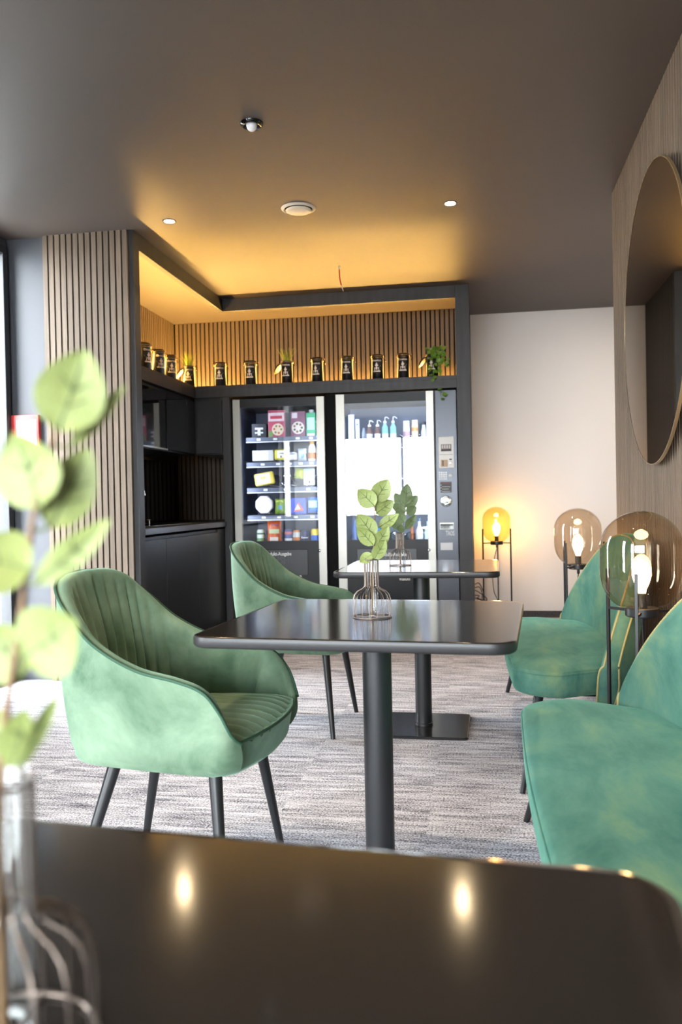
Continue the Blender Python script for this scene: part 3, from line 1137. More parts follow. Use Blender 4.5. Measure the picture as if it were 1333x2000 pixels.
def machine(label, x0, x1, ztop, wx0, wx1, strips, lanes, tray_z, interior, panel=None):
    t = thing('vending_machine', label, 'vending machine', (0, 0, 0), 0, 'black glass-front vending machines')
    yb = 7.06
    z0 = .10
    obj('side_wall', MB().box(x0, x0 + .012, YM + .03, yb, z0, ztop), M_machine, t)
    obj('side_wall', MB().box(wx1 + .03, (x1), YM + .03, yb, z0, ztop), M_machine, t)
    obj('back_wall', MB().box(x0 + .012, wx1 + .03, yb - .03, yb, z0, ztop), interior, t)
    obj('top_wall', MB().box(x0 + .012, wx1 + .03, YM + .03, yb - .03, ztop - .05, ztop), M_machine, t)
    obj('inner_side', MB().box(x0 + .013, x0 + .02, YM + .05, yb - .03, .68, ztop - .05), interior, t)
    obj('inner_side', MB().box(wx1 + .022, wx1 + .029, YM + .05, yb - .03, .68, ztop - .05), interior, t)
    obj('product_chute', MB().box(x0 + .012, wx1 + .03, YM + .03, yb - .03, z0, .66), M_machine, t)
    for k, (a, b_) in enumerate(strips):
        obj('steel_strip', MB().box(a, b_, YM - .004, YM + .03, z0 + .0, ztop - .004), M_steel, t, bev=.002)
    obj('top_band', MB().box(wx0, wx1, YM, YM + .028, 1.812, ztop - .004), M_machine, t)
    obj('window_pane', MB().box(wx0, wx1, YM + .004, YM + .010, .742, 1.812), M_vglass, t)
    lp = obj('lower_panel', MB().box(wx0, wx1, YM - .001, YM + .028, z0, .742), M_machine, t)
    obj('flap', MB().box(wx0 + .08, wx1 - .09, YM - .006, YM - .0012, .47, .672), mat('flap_black', (26, 26, 28), rough=.35), lp, bev=.002)
    obj('foot_plinth', MB().box(x0 + .03, x1 - .03, YM + .06, yb - .05, 0.0, z0), M_felt, t)
    for xx, sg in ((x0 + .026, 1), (wx1 + .004, -1)):
        obj('light_tube', MB().box(xx, xx + .012, YM + .06, YM + .072, .76, 1.79), M_vled, t)
    obj('light_tube', MB().box(wx0 + .05, wx1 - .05, YM + .035, YM + .05, 1.835, 1.85), M_vled, t)
    for z in tray_z:
        tr = obj('tray', MB().box(x0 + .05, wx1 + .018, 6.61, 7.02, z - .012, z), mat('tray_grey', (88, 94, 110), rough=.4), t)
        obj('price_rail', MB().box(x0 + .05, wx1 + .018, 6.598, 6.609, z - .034, z - .002), mat('rail_grey', (96, 102, 120), rough=.35), tr, bev=.001)
        obj('rail_edge', MB().box(x0 + .05, wx1 + .018, 6.592, 6.598, z - .044, z - .036), mat('rail_white', (226, 230, 236), rough=.4), tr)
    for (z, x, r, tag_) in lanes:
        obj('coil', coil(x, z, r, 6.63, 7.0, 7), M_chrome, t, smooth=80)
        obj('price_tag', MB().box(x - .016, x + .016, 6.595, 6.5975, z - .027, z - .010), M_ptext, t)
    return t


M_intdark = mat('machine_interior_grey', (58, 64, 84), rough=.5)
M_intlight = mat('machine_interior_white', (150, 158, 176), rough=.5)
TZ = [1.588, 1.382, 1.172, .945, .70]
lanesL = [(1.588, x, r, 0) for x, r in ((-1.78, .05), (-1.64, .055), (-1.45, .05), (-1.34, .04))] + \
         [(1.382, x, r, 0) for x, r in ((-1.75, .05), (-1.62, .045), (-1.52, .04), (-1.43, .04), (-1.34, .035))] + \
         [(1.172, x, r, 0) for x, r in ((-1.73, .055), (-1.56, .05), (-1.37, .05))] + \
         [(.945, x, r, 0) for x, r in ((-1.75, .055), (-1.62, .045), (-1.48, .05), (-1.34, .05))] + \
         [(.70, x, r, 0) for x, r in ((-1.80, .04), (-1.66, .045), (-1.53, .035), (-1.46, .035), (-1.34, .035))]
vm1 = machine('left vending machine stocked with snacks and drinks behind glass', -1.938, -1.185, 1.882, -1.874, -1.251,
              [(-1.934, -1.874), (-1.251, -1.187)], lanesL, TZ, M_intdark)
TZR = [1.51, 1.262, 1.0, .70]
lanesR = [(1.51, x, .03, 0) for x in (-1.0, -.926, -.859, -.797, -.735, -.62, -.546, -.468)] + [(.70, x, .04, 0) for x in (-1.0, -.91, -.80, -.70, -.56, -.47, -.40)]
vm2 = machine('right vending machine with pump bottles and payment panel', -1.098, -.314, 1.89, -1.026, -.389,
              [(-1.095, -1.026), (-.389, -.330)], lanesR, TZR, M_intlight)
# black sheet standing in for the shade in the gap between the two machines
struct('gap_shade', MB().box(-1.183, -1.10, YP + .12, YP + .15, 0, 1.893), M_felt, 'black sheet standing in for the shade between the vending machines')
yt = YM - .0068
text_on_front('lettering', 'Produkt-Ausgabe', .040, M_ptext, vm1, (-1.585, yt, .638), bold=.0006, sx=.80)
text_on_front('lettering', 'PUSH', .075, mat('grey_outline_print', (120, 122, 126), rough=.6), vm1, (-1.575, yt, .585), outline=.0010, sx=.95)
text_on_front('lettering', 'vision', .052, M_ptext, vm1, (-1.437, YM - .0016, .457), bold=.0010, sx=.72)
text_on_front('lettering', 'Produkt-Ausgabe', .040, M_ptext, vm2, (-.665, yt, .626), bold=.0006, sx=.80)
text_on_front('lettering', 'PUSH', .075, mat('grey_outline_print'), vm2, (-.665, yt, .573), outline=.0010, sx=.95)
text_on_front('lettering', 'vision', .052, M_ptext, vm2, (-.577, YM - .0016, .440), bold=.0010, sx=.72)
for vm, x, z in ((vm1, -1.245, .662), (vm2, -.382, .657)):
    lk = obj('lock', MB().lathe([(.011, 0), (.011, .006), (.008, .008)], 20), M_chrome, vm, loc=(x, YM - .004, z), rot=(R(90), 0, 0), smooth=50)
    obj('keyhole', MB().box(-.001, .001, -.005, .005, .0078, .0084), M_felt, lk)
# payment panel on the right machine
cp = obj('payment_panel', MB().box(-.318, -.157, YM - .002, YM + .03, .10, 1.886), mat('brushed_dark_metal', (70, 72, 78), rough=.33, metal=.55), vm2, bev=.002)
pl = obj('payment_plate', MB().box(-.297, -.180, YM - .007, YM - .0022, 1.288, 1.528), mat('white_plate', (226, 222, 216), rough=.4), cp, bev=.002)
obj('plate_seam', MB().box(-.290, -.190, YM - .0078, YM - .0071, 1.389, 1.392), M_frame, cp)
obj('card_slot', MB().box(-.279, -.199, YM - .011, YM - .0071, 1.415, 1.470), mat('slot_grey', (120, 110, 106), rough=.4), cp, bev=.001)
for k in range(4):
    obj('card_symbol', MB().box(-.272 + k * .018, -.262 + k * .018, YM - .0118, YM - .0111, 1.438, 1.464), mat('symbol_pale', (210, 196, 188), rough=.5), cp)
obj('card_slit', MB().box(-.277, -.201, YM - .0118, YM - .0111, 1.421, 1.430), M_felt, cp)
obj('note_slot', MB().box(-.281, -.228, YM - .010, YM - .0071, 1.298, 1.352), mat('note_beige', (190, 160, 130), rough=.5), cp, bev=.001)
obj('note_slit', MB().box(-.268, -.262, YM - .0108, YM - .0101, 1.304, 1.346), M_felt, cp)
obj('coin_return', MB().lathe([(.006, 0), (.009, .001), (.009, .004), (.006, .005)], 16), M_chrome, cp, loc=(-.205, YM - .0071, 1.325), rot=(R(90), 0, 0), smooth=40)
obj('coin_slot', MB().prism([(-.012, 0), (.012, 0), (.007, -.010), (-.007, -.010)], 0, .002), M_frame, cp, loc=(-.207, YM - .0071, 1.358), rot=(R(90), 0, 0))
key = mesh_from(MB().box(-.0062, .0062, -.003, 0, -.0062, .0062), 'key')
key.materials.append(mat('white_key', (228, 228, 230), rough=.4))
for r_ in range(4):
    for c_ in range(4):
        k_ = obj('key', key, None, cp)
        k_.location = (-.2925 + c_ * .0165, YM - .0022, 1.2535 - r_ * .0165)
obj('select_button', MB().lathe([(.014, 0), (.014, .003), (.010, .005), (.0005, .0055)], 20, cap=False), mat('pale_button', (230, 230, 226), rough=.3), cp, loc=(-.211, YM - .0022, 1.229), rot=(R(90), 0, 0), smooth=40)
obj('instruction_label', MB().box(-.290, -.202, YM - .0032, YM - .0022, 1.099, 1.182), mat('label_grey', (66, 64, 66), rough=.5), cp)
obj('label_heading', MB().box(-.276, -.206, YM - .0038, YM - .0033, 1.168, 1.178), mat('label_red', (120, 60, 56), rough=.5), cp)
for k in range(3):
    obj('label_bullet', MB().box(-.286, -.280, YM - .0038, YM - .0033, 1.155 - k * .022, 1.161 - k * .022), M_ptext, cp)
    obj('label_line', MB().box(-.276, -.212 - .01 * (k % 2), YM - .0038, YM - .0033, 1.143 - k * .018, 1.1455 - k * .018), M_ptext, cp)
obj('coin_dial', MB().lathe([(.044, 0), (.044, .004), (.040, .010), (.026, .012), (.022, .006), (.020, .016), (.0005, .018)], 36, cap=False), M_chrome, cp, loc=(-.246, YM - .0022, 1.033), rot=(R(90), 0, 0), smooth=40)
obj('display', MB().box(-.298, -.190, YM - .004, YM - .0022, .816, .868), M_steel, cp, bev=.001)
obj('display_screen', MB().box(-.294, -.194, YM - .0048, YM - .0041, .821, .858), M_gloss, cp)
text_on_front('lettering', 'TAOS', .050, M_ptext, cp, (-.220, YM - .0030, .784), bold=.0008, sx=.52)
obj('blank_label', MB().box(-.295, -.202, YM - .0032, YM - .0022, .657, .714), mat('label_white', (222, 222, 226), rough=.5), cp)


# ---- goods inside the machines -------------------------------------------------
def pm(rgb, rough=.45):
    return mat('print_%d_%d_%d' % rgb, rgb, rough=rough)


def carton(name, label, cat, x0, x1, z0, h, dep, rgb, y=6.625, group='goods in the vending machines', rot=0, bev=.003):
    w_ = (x1 - x0) / 2
    o = obj(name, MB().box(-w_, w_, 0, dep, 0, h), pm(rgb), None, bev=bev)
    o.location = ((x0 + x1) / 2, y, z0)
    o.rotation_euler = (0, rot, 0)
    return tag(o, label, cat, group)


def patch(par, name, poly, rgb, d=.0008, y=0.0):
    """flat print on the front (-y) of a carton; poly in (x, z)"""
    mb = MB()
    n = len(poly)
    mb.v += [(p[0], y - d, p[1]) for p in poly]
    mb.f.append(tuple(range(n)))
    return obj(name, mb, pm(rgb), par)


def rect(x0, x1, z0, z1):
    return [(x0, z0), (x1, z0), (x1, z1), (x0, z1)]


def disc(cx, cz, r, n=24):
    return [(cx + r * math.cos(2 * PI * k / n), cz + r * math.sin(2 * PI * k / n)) for k in range(n)]


def turned(name, label, cat, x, z, prof, rgb, y=6.66, parts=(), n=20, group='goods in the vending machines', rough=.4):
    o = obj(name, MB().lathe(prof, n), pm(rgb, rough), None, smooth=50)
    o.location = (x, y, z)
    for nm, pr_, c in parts:
        obj(nm, MB().lathe(pr_, n, cap=False), pm(c), o, smooth=50)
    return tag(o, label, cat, group)


def pouch(name, label, cat, x0, x1, z0, h, rgb, y=6.65, th=.035, group='goods in the vending machines', rot=0):
    w_ = (x1 - x0) / 2
    rows_f, rows_b = [], []
    for i in range(9):
        u = -1 + 2 * i / 8
        rf, rb_ = [], []
        for j in range(11):
            v = j / 10
            d = th * (1 - abs(u) ** 3) * (1 - abs(2 * v - 1) ** 4) + .001
            crim = .003 * math.sin(9 * u + 5 * v)
            rf.append((u * w_ * (1 - .06 * math.sin(PI * v)), -d + crim, v * h))
            rb_.append((u * w_ * (1 - .06 * math.sin(PI * v)), d + crim, v * h))
        rows_f.append(rf)
        rows_b.append(rb_)
    o = obj(name, MB().grid(rows_f).grid(rows_b, flip=True), pm(rgb, .3), None, smooth=60)
    o.location = ((x0 + x1) / 2, y, z0)
    o.rotation_euler = (0, rot, 0)
    return tag(o, label, cat, group)


def wrap_band(par, name, poly, rgb, y):
    return patch(par, name, poly, rgb, .0, y)


z = TZ[0]
o = carton('snack_box', 'black carton with white cross bar emblem, top row left', 'box', -1.845, -1.72, z, .115, .16, (26, 28, 36))
patch(o, 'emblem', rect(-.012, .012, .018, .072), (226, 228, 232)); patch(o, 'emblem', rect(-.034, .034, .066, .082), (226, 228, 232)); patch(o, 'emblem', rect(-.034, .034, .034, .046), (226, 228, 232))
o = carton('pizza_box', 'pink and red pizza carton in the top row', 'box', -1.705, -1.565, z, .222, .03, (196, 84, 108))
patch(o, 'print', rect(-.066, .066, .13, .20), (240, 214, 218)); patch(o, 'pizza_print', disc(.012, .062, .05), (238, 216, 190), .0012)
patch(o, 'print', rect(-.066, -.03, .004, .05), (120, 160, 90), .0010); patch(o, 'print', rect(-.05, .05, .15, .175), (206, 60, 84), .0014)
for k in range(6):
    patch(o, 'topping_print', disc(.012 + .03 * math.cos(k), .062 + .03 * math.sin(k * 1.0), .009, 10), (186, 90, 60) if k % 2 else (120, 140, 60), .0018)
o = carton('pizza_box', 'plum and cream pizza carton in the top row', 'box', -1.512, -1.392, z, .205, .03, (136, 84, 108))
patch(o, 'print', rect(-.05, -.005, .15, .195), (232, 214, 220)); patch(o, 'pizza_print', disc(0, .07, .052), (228, 216, 206), .0012)
for k in range(7):
    patch(o, 'topping_print', disc(.032 * math.cos(k * .9), .07 + .032 * math.sin(k * .9), .010, 10), (150, 96, 84) if k % 2 else (90, 92, 60), .0018)
o = carton('juice_carton', 'green carton with white cap at the right of the top row', 'carton', -1.384, -1.306, z, .19, .07, (70, 168, 120))
obj('cap', MB().lathe([(.02, .19), (.02, .215), (.017, .218)], 18), M_ptext, o, loc=(0, .035, 0), smooth=50)
patch(o, 'print', rect(-.03, .03, .05, .15), (180, 226, 200)); patch(o, 'print', rect(-.03, .03, .0, .02), (240, 246, 242), .001)
z = TZ[1]
o = carton('sandwich_pack', 'clear wrapped sandwich pack in the second row', 'package', -1.845, -1.665, z + .012, .088, .08, (206, 204, 202))
patch(o, 'paper_label', rect(-.045, .045, .008, .08), (240, 238, 236))
o = carton('food_tub', 'yellow lidded food tub in the second row', 'tub', -1.658, -1.555, z + .018, .085, .08, (232, 222, 70), bev=.012)
patch(o, 'paper_label', rect(-.028, .044, .016, .078), (244, 240, 228)); patch(o, 'print', rect(-.006, .030, .050, .056), (60, 60, 60), .0014); patch(o, 'print', rect(.0, .012, .0165, .034), (50, 50, 50), .0014)
o = carton('food_tub', 'white lidded food tub in the second row', 'tub', -1.548, -1.47, z + .012, .062, .08, (236, 236, 238), bev=.01)
patch(o, 'print', rect(-.03, .03, .046, .056), (120, 150, 190))
o = pouch('snack_bag', 'white and pale blue snack bag in the second row', 'bag', -1.462, -1.392, z + .006, .10, (206, 220, 232))
wrap_band(o, 'print', rect(.0, .024, .02, .055), (90, 150, 180), -.037)
o = turned('drink_bottle', 'white and orange drink bottle in the second row', 'bottle', -1.345, z, [(.032, 0), (.034, .02), (.034, .10), (.026, .125), (.017, .14), (.017, .155)], (232, 226, 220), parts=(('band', [(.0346, .02), (.0346, .07)], (200, 110, 50)), ('cap', [(.019, .14), (.019, .162), (.0005, .163)], (226, 160, 60))))
z = TZ[2]
o = carton('sandwich_pack', 'yellow and white tray pack tilted in the third row', 'package', -1.825, -1.66, z + .022, .105, .05, (236, 212, 90), rot=R(-9), bev=.014)
patch(o, 'paper_label', rect(-.068, .055, .012, .094), (244, 238, 222)); patch(o, 'print', rect(-.03, .02, .05, .075), (226, 190, 120), .0014)
o = pouch('snack_bag', 'yellow green snack bag in the third row', 'bag', -1.50, -1.42, z + .07, .085, (170, 178, 40), rot=R(8))
o = carton('tea_box', 'white box with pale green top in the third row', 'box', -1.415, -1.325, z + .014, .135, .04, (236, 236, 230), bev=.006)
patch(o, 'print', rect(-.04, .04, .115, .132), (130, 190, 160)); patch(o, 'print', rect(-.02, .022, .06, .10), (204, 206, 190), .0012); patch(o, 'print', rect(-.002, .012, .014, .036), (60, 60, 62), .0012)
z = TZ[3]
mb = MB()
oct_ = [(.078 * math.cos(R(22.5 + 45 * k)), .078 * math.sin(R(22.5 + 45 * k))) for k in range(8)]
mb.prism(oct_, 0, .045)
o = obj('salad_bowl', mb, pm((226, 214, 222)), None, bev=.006)
o.location = (-1.755, 6.67, z + .088)
o.rotation_euler = (R(90), 0, 0)
tag(o, 'white and pink octagonal pack in the fourth row', 'package', 'goods in the vending machines')
obj('paper_label', MB().prism([(p[0] * .62 + .008, p[1] * .6 - .006) for p in oct_], .0452, .0462), pm((246, 240, 244)), o)
o = pouch('snack_bag', 'lime green snack bag in the fourth row', 'bag', -1.665, -1.575, z + .008, .125, (128, 160, 50), th=.03)
wrap_band(o, 'print', disc(.005, .055, .018), (90, 140, 190), -.033); wrap_band(o, 'print', rect(-.03, .03, .095, .112), (200, 210, 90), -.024)
o = carton('chocolate_box', 'blue box with orange triangle in the fourth row', 'box', -1.545, -1.40, z + .004, .135, .05, (64, 88, 196))
patch(o, 'print', [(-.03, .02), (.055, .03), (.01, .10)], (214, 96, 70)); patch(o, 'print', [(-.022, .035), (.03, .04), (.006, .085)], (240, 200, 180), .0014)
o = pouch('snack_bag', 'blue foil snack bag at the right of the fourth row', 'bag', -1.39, -1.285, z + .012, .13, (60, 110, 190), th=.045)
wrap_band(o, 'print', rect(-.035, .035, .045, .10), (150, 200, 226), -.048)
z = TZ[4]
canp = [(.028, 0), (.032, .006), (.032, .112), (.027, .122), (.027, .125), (.0005, .121)]
o = turned('drink_can', 'green and white can in the bottom row', 'can', -1.795, z, canp, (206, 216, 200), parts=(('band', [(.0325, .02), (.0325, .055)], (96, 140, 80)), ('band', [(.0325, .085), (.0325, .10)], (60, 90, 70))))
o = pouch('crisp_bag', 'orange crisp bag standing in the bottom row', 'bag', -1.735, -1.615, z + .004, .19, (220, 100, 44), th=.035)
wrap_band(o, 'print', rect(-.035, .05, .09, .125), (190, 200, 150), -.038); wrap_band(o, 'print', rect(-.03, .04, .02, .06), (240, 226, 210), -.038); wrap_band(o, 'print', rect(-.02, .04, .145, .17), (150, 60, 90), -.030)
o = turned('drink_can', 'dark blue can with red band in the bottom row', 'can', -1.560, z, canp, (50, 60, 120), parts=(('band', [(.0325, .02), (.0325, .05)], (220, 222, 226)), ('band', [(.0325, .085), (.0325, .105)], (200, 90, 80))))
o = turned('drink_can', 'orange and white can in the bottom row', 'can', -1.490, z, [(r_ * .9, z_ * .93) for r_, z_ in canp], (226, 140, 70), parts=(('band', [(.0293, .06), (.0293, .10)], (230, 226, 220)),))
o = turned('drink_can', 'navy can with white lettering in the bottom row', 'can', -1.422, z, [(r_ * .9, z_ * .9) for r_, z_ in canp], (34, 42, 78), parts=(('band', [(.0293, .05), (.0293, .058)], (220, 220, 226)),))
o = turned('drink_can', 'yellow and blue can at the right of the bottom row', 'can', -1.335, z, canp, (232, 196, 60), parts=(('band', [(.0325, .02), (.0325, .075)], (70, 110, 190)),))
# right machine
z = TZR[0]
o = carton('carton_box', 'tall pale carton at the left of the upper tray', 'box', -1.035, -.985, z, .24, .05, (186, 196, 214))
o = carton('carton_box', 'slim white carton beside the brown pump bottles', 'box', -.975, -.945, z, .20, .03, (232, 234, 240))
patch(o, 'print', rect(-.008, .008, .15, .165), (90, 100, 120)); patch(o, 'print', rect(-.006, .006, .185, .192), (90, 100, 120))
o = turned('spray_bottle', 'small grey spray bottle beside the slim carton', 'bottle', -.913, z, [(.018, 0), (.019, .09), (.010, .11), (.010, .13)], (150, 158, 176))
for x, c, l1, hh in ((-.865, (112, 84, 78), 'first brown pump bottle on the upper tray', .0), (-.80, (112, 84, 78), 'second brown pump bottle on the upper tray', .0),
                     (-.738, (150, 206, 200), 'first teal pump bottle on the upper tray', .025), (-.672, (150, 206, 200), 'second teal pump bottle on the upper tray', .025)):
    o = turned('pump_bottle', l1, 'bottle', x, z, [(.024, 0), (.026, .006), (.026, .105 + hh), (.012, .125 + hh), (.012, .14 + hh)], c, parts=(('label_band', [(.0264, .03), (.0264, .08)], (236, 236, 238)),))
    obj('pump_collar', MB().lathe([(.013, .138 + hh), (.013, .155 + hh), (.004, .158 + hh), (.004, .182 + hh), (.0005, .183 + hh)], 14), M_ptext, o, smooth=50)
    obj('pump_nozzle', MB().tube([(0, 0, .186 + hh), (.018, -.006, .187 + hh), (.034, -.012, .172 + hh)], [.006, .005, .003], 8), M_ptext, o, smooth=60)
turned('spray_can', 'white spray can on the upper tray', 'can', -.565, z, [(.026, 0), (.027, .13), (.025, .135), (.025, .175), (.0005, .177)], (232, 230, 232), parts=(('band', [(.0275, .05), (.0275, .09)], (200, 160, 170)),))
turned('spray_can', 'orange capped can on the upper tray', 'can', -.497, z, [(.027, 0), (.027, .14), (.025, .145), (.025, .18), (.0005, .182)], (236, 206, 170), parts=(('band', [(.0275, .09), (.0275, .12)], (214, 150, 90)),))
turned('flask', 'small grey flask behind the orange capped can', 'bottle', -.462, z, [(.02, 0), (.02, .10), (.012, .12), (.012, .16), (.0005, .161)], (120, 134, 140), y=6.74)
turned('flask', 'silver bottle with dark cap at the right of the upper tray', 'bottle', -.425, z, [(.024, 0), (.024, .09), (.015, .12), (.013, .145)], (186, 186, 196), parts=(('cap', [(.018, .14), (.018, .165), (.0005, .167)], (50, 46, 50)),))
z = TZR[3]
o = turned('drink_bottle', 'dark blue bottle at the left of the lowest tray', 'bottle', -.995, z, [(.028, 0), (.03, .13), (.014, .17), (.013, .20)], (70, 96, 140))
o = carton('carton_box', 'white carton with dark print on the lowest tray', 'box', -.955, -.885, z, .11, .05, (238, 238, 240))
patch(o, 'print', rect(-.02, .005, .02, .045), (60, 60, 66))
o = turned('drink_can', 'bright blue can hidden behind the eucalyptus', 'can', -.80, z, canp, (70, 130, 190))
o = turned('drink_bottle', 'slim orange bottle on the lowest tray', 'bottle', -.535, z, [(.012, 0), (.013, .10), (.008, .13), (.008, .16)], (196, 104, 50))
for x, l1 in ((-.475, 'white labelled bottle on the lowest tray near the strip'), (-.405, 'pale bottle at the far right of the lowest tray')):
    turned('drink_bottle', l1, 'bottle', x, z, [(.03, 0), (.031, .09), (.03, .10), (.012, .14), (.011, .19)], (236, 236, 238) if x < -.45 else (206, 222, 232), parts=(('cap', [(.013, .175), (.013, .20), (.0005, .201)], (90, 110, 130)),))


# ------------------------------------------------------------------ clip-top tins on the shelf
M_tin = mat('black_tin', (26, 25, 26), rough=.3)
M_star = mat('pale_star_print', (232, 214, 196), rough=.5)
RJ, HJ = .046, .178


def wrapv(me, r, zc):
    """bend flat lettering (x, y in its plane) round a cylinder facing -y"""
    for v in me.vertices:
        a = v.co.x / r - PI / 2
        zz = v.co.y + zc
        v.co = (r * math.cos(a), r * math.sin(a), zz)


letter = text_mesh('Ohrenhole', .021, bold=.0003)
for v in letter.vertices:
    v.co.x *= .82
wrapv(letter, RJ + .0008, .146)
letter.materials.clear()
letter.materials.append(M_star)
star = MB()
sp = []
for k in range(10):
    r_ = .037 if k % 2 == 0 else .0185
    a = PI / 2 + 2 * PI * k / 10
    sp.append((r_ * math.cos(a) * 1.0, .095 + r_ * math.sin(a)))
rr_ = RJ + .0008


def wp(x, zz):
    a = x / rr_ - PI / 2
    return (rr_ * math.cos(a), rr_ * math.sin(a), zz)


star.v.append(wp(0, .095))
for p in sp:
    star.v.append(wp(*p))
for k in range(10):
    star.f.append((0, 1 + k, 1 + (k + 1) % 10))
base_i = len(star.v)
for k in range(7):
    x = -.03 + .06 * k / 6
    star.v += [wp(x, .058), wp(x, .067)]
for k in range(6):
    star.f.append((base_i + 2 * k, base_i + 2 * k + 2, base_i + 2 * k + 3, base_i + 2 * k + 1))
starme = mesh_from(star, 'star_emblem')
starme.materials.append(M_star)
lidprof = [(.0005, HJ + .020), (.03, HJ + .021), (.042, HJ + .018), (.047, HJ + .010), (.047, HJ + .002)]


def clip_tin(label, x, y, rotz, opened):
    t = thing('clip_top_tin', label, 'tin', (x, y, 1.988), rotz, 'black clip-top tins on the shelf')
    obj('tin_body', MB().lathe([(.043, 0), (RJ, .003), (RJ, HJ - .006), (RJ + .002, HJ - .004), (RJ + .002, HJ), (RJ - .002, HJ)], 32), M_tin, t, smooth=50)
    e_ = obj('star_emblem', starme, None, t)
    l_ = obj('lettering', letter, None, t)
    wire = MB()
    wire.tube([((RJ + .004) * math.cos(a), (RJ + .004) * math.sin(a), HJ - .010) for a in [2 * PI * k / 24 for k in range(24)]], .0018, 6, closed=True)
    wire.tube([(RJ + .006, -.012, HJ - .010), (RJ + .014, -.012, HJ + .006), (RJ + .014, .012, HJ + .006), (RJ + .006, .012, HJ - .010)], .0018, 6)
    wire.tube([(RJ + .008, -.010, HJ - .006), (RJ + .018, -.006, HJ - .035), (RJ + .018, .006, HJ - .035), (RJ + .008, .010, HJ - .006)], .0018, 6)
    obj('wire_clasp', wire, M_gold, t, smooth=80)
    if opened:
        lid = obj('lid', MB().lathe([(.0005, .012), (.03, .013), (.042, .010), (.047, .004), (.047, -.005), (.0005, -.006)], 28, cap=False), M_tin, t, smooth=50)
        lid.location = (-RJ - .028, 0, HJ - .052)
        lid.rotation_euler = (0, R(-52), 0)
        rg_ = obj('lid_wire', MB().tube([(.0475 * math.cos(2 * PI * k / 24), .0475 * math.sin(2 * PI * k / 24), -.004) for k in range(24)], .0018, 6, closed=True), M_gold, t, smooth=80)
        rg_.location = lid.location
        rg_.rotation_euler = lid.rotation_euler
    else:
        obj('lid', MB().lathe(lidprof[::-1], 28, cap=False), M_tin, t, smooth=50)
        w2 = MB().tube([(.0478 * math.cos(2 * PI * k / 24), .0478 * math.sin(2 * PI * k / 24), HJ + .004) for k in range(24)], .0018, 6, closed=True)
        w2.tube([(-RJ - .006, -.010, HJ - .008), (-RJ - .010, -.010, HJ + .010), (-RJ - .010, .010, HJ + .010), (-RJ - .006, .010, HJ - .008)], .0018, 6)
        obj('lid_wire', w2, M_gold, t, smooth=80)
    return t


tins = [(-2.30, 5.504, 62, 0, 'black clip-top tin nearest the niche post'), (-2.30, 5.757, 48, 0, 'second black clip-top tin from the niche post'),
        (-2.30, 5.991, 38, 0, 'third black clip-top tin from the niche post'), (-2.30, 6.41, 8, 1, 'open black tin with grass in the shelf corner'),
        (-2.036, 6.41, 4, 0, 'closed black tin just right of the corner grass tin'), (-1.784, 6.41, 2, 0, 'closed black tin left of the middle grass tin'),
        (-1.485, 6.41, -4, 1, 'open black tin with grass in the middle of the shelf'), (-1.24, 6.41, -8, 0, 'closed black tin just right of the middle grass tin'),
        (-1.0, 6.41, -4, 0, 'second closed black tin right of the middle grass tin'), (-.76, 6.41, -3, 0, 'third closed black tin right of the middle grass tin'),
        (-.558, 6.41, -2, 0, 'closed black tin just left of the trailing vine'), (-.336, 6.41, -6, 1, 'open black tin holding the trailing vine')]
for x, y, rz, op, lab in tins:
    clip_tin(lab, x, y, R(rz), op)


def grass(label, x, y):
    t = thing('grass_tuft', label, 'plant', (x, y, 1.988 + HJ - .02), 0, 'grass tufts in tins')
    mb = MB()
    rnd = random.Random(int(abs(x) * 1000))
    for k in range(70):
        a = rnd.uniform(0, 2 * PI)
        r0 = rnd.uniform(0, .034)
        h = rnd.uniform(.08, .135)
        lean = rnd.uniform(.3, 1.0) * .075 * (r0 / .034 + .2)
        w_ = .0034
        d = Vector((math.cos(a), math.sin(a), 0))
        s_ = Vector((-d.y, d.x, 0)) * w_
        pts = []
        for q in range(4):
            u = q / 3
            p = d * (r0 + lean * u * u) + Vector((0, 0, h * u))
            ww = s_ * (1 - u * .9)
            pts.append([tuple(p - ww), tuple(p + d * .0008), tuple(p + ww)])
        mb.grid(pts)
    o = obj('blades', mb, M_grass, t, smooth=60)
    o['kind'] = 'stuff'
    obj('soil', MB().lathe([(.0005, .012), (.043, .010)], 20, cap=False), M_felt, t)


grass('tuft of yellow green grass in the corner tin', -2.30, 6.41)
grass('tuft of yellow green grass in the middle tin', -1.485, 6.41)


# ------------------------------------------------------------------ leaves
def leaf_mesh(name, L, W, m, curl=.12, point=.0, nl=10, nw=6):
    rows = []
    for i in range(nl + 1):
        u = i / nl
        prof = (math.sin(PI * min(1, u ** .8)) ** .72) if not point else math.sin(PI * u ** .7) ** (1.0)
        w_ = W / 2 * max(prof, .02)
        row = []
        for j in range(nw + 1):
            v = -1 + 2 * j / nw
            zz = abs(v) * W * .06 + curl * .7 * L * (u - .5) ** 2 + .015 * L * math.sin(7 * u + 2 * v)
            row.append((v * w_, u * L, zz))
        rows.append(row)
    me = mesh_from(MB().grid(rows), name, 80)
    me.materials.append(m)
    return me


LEAVES = {}


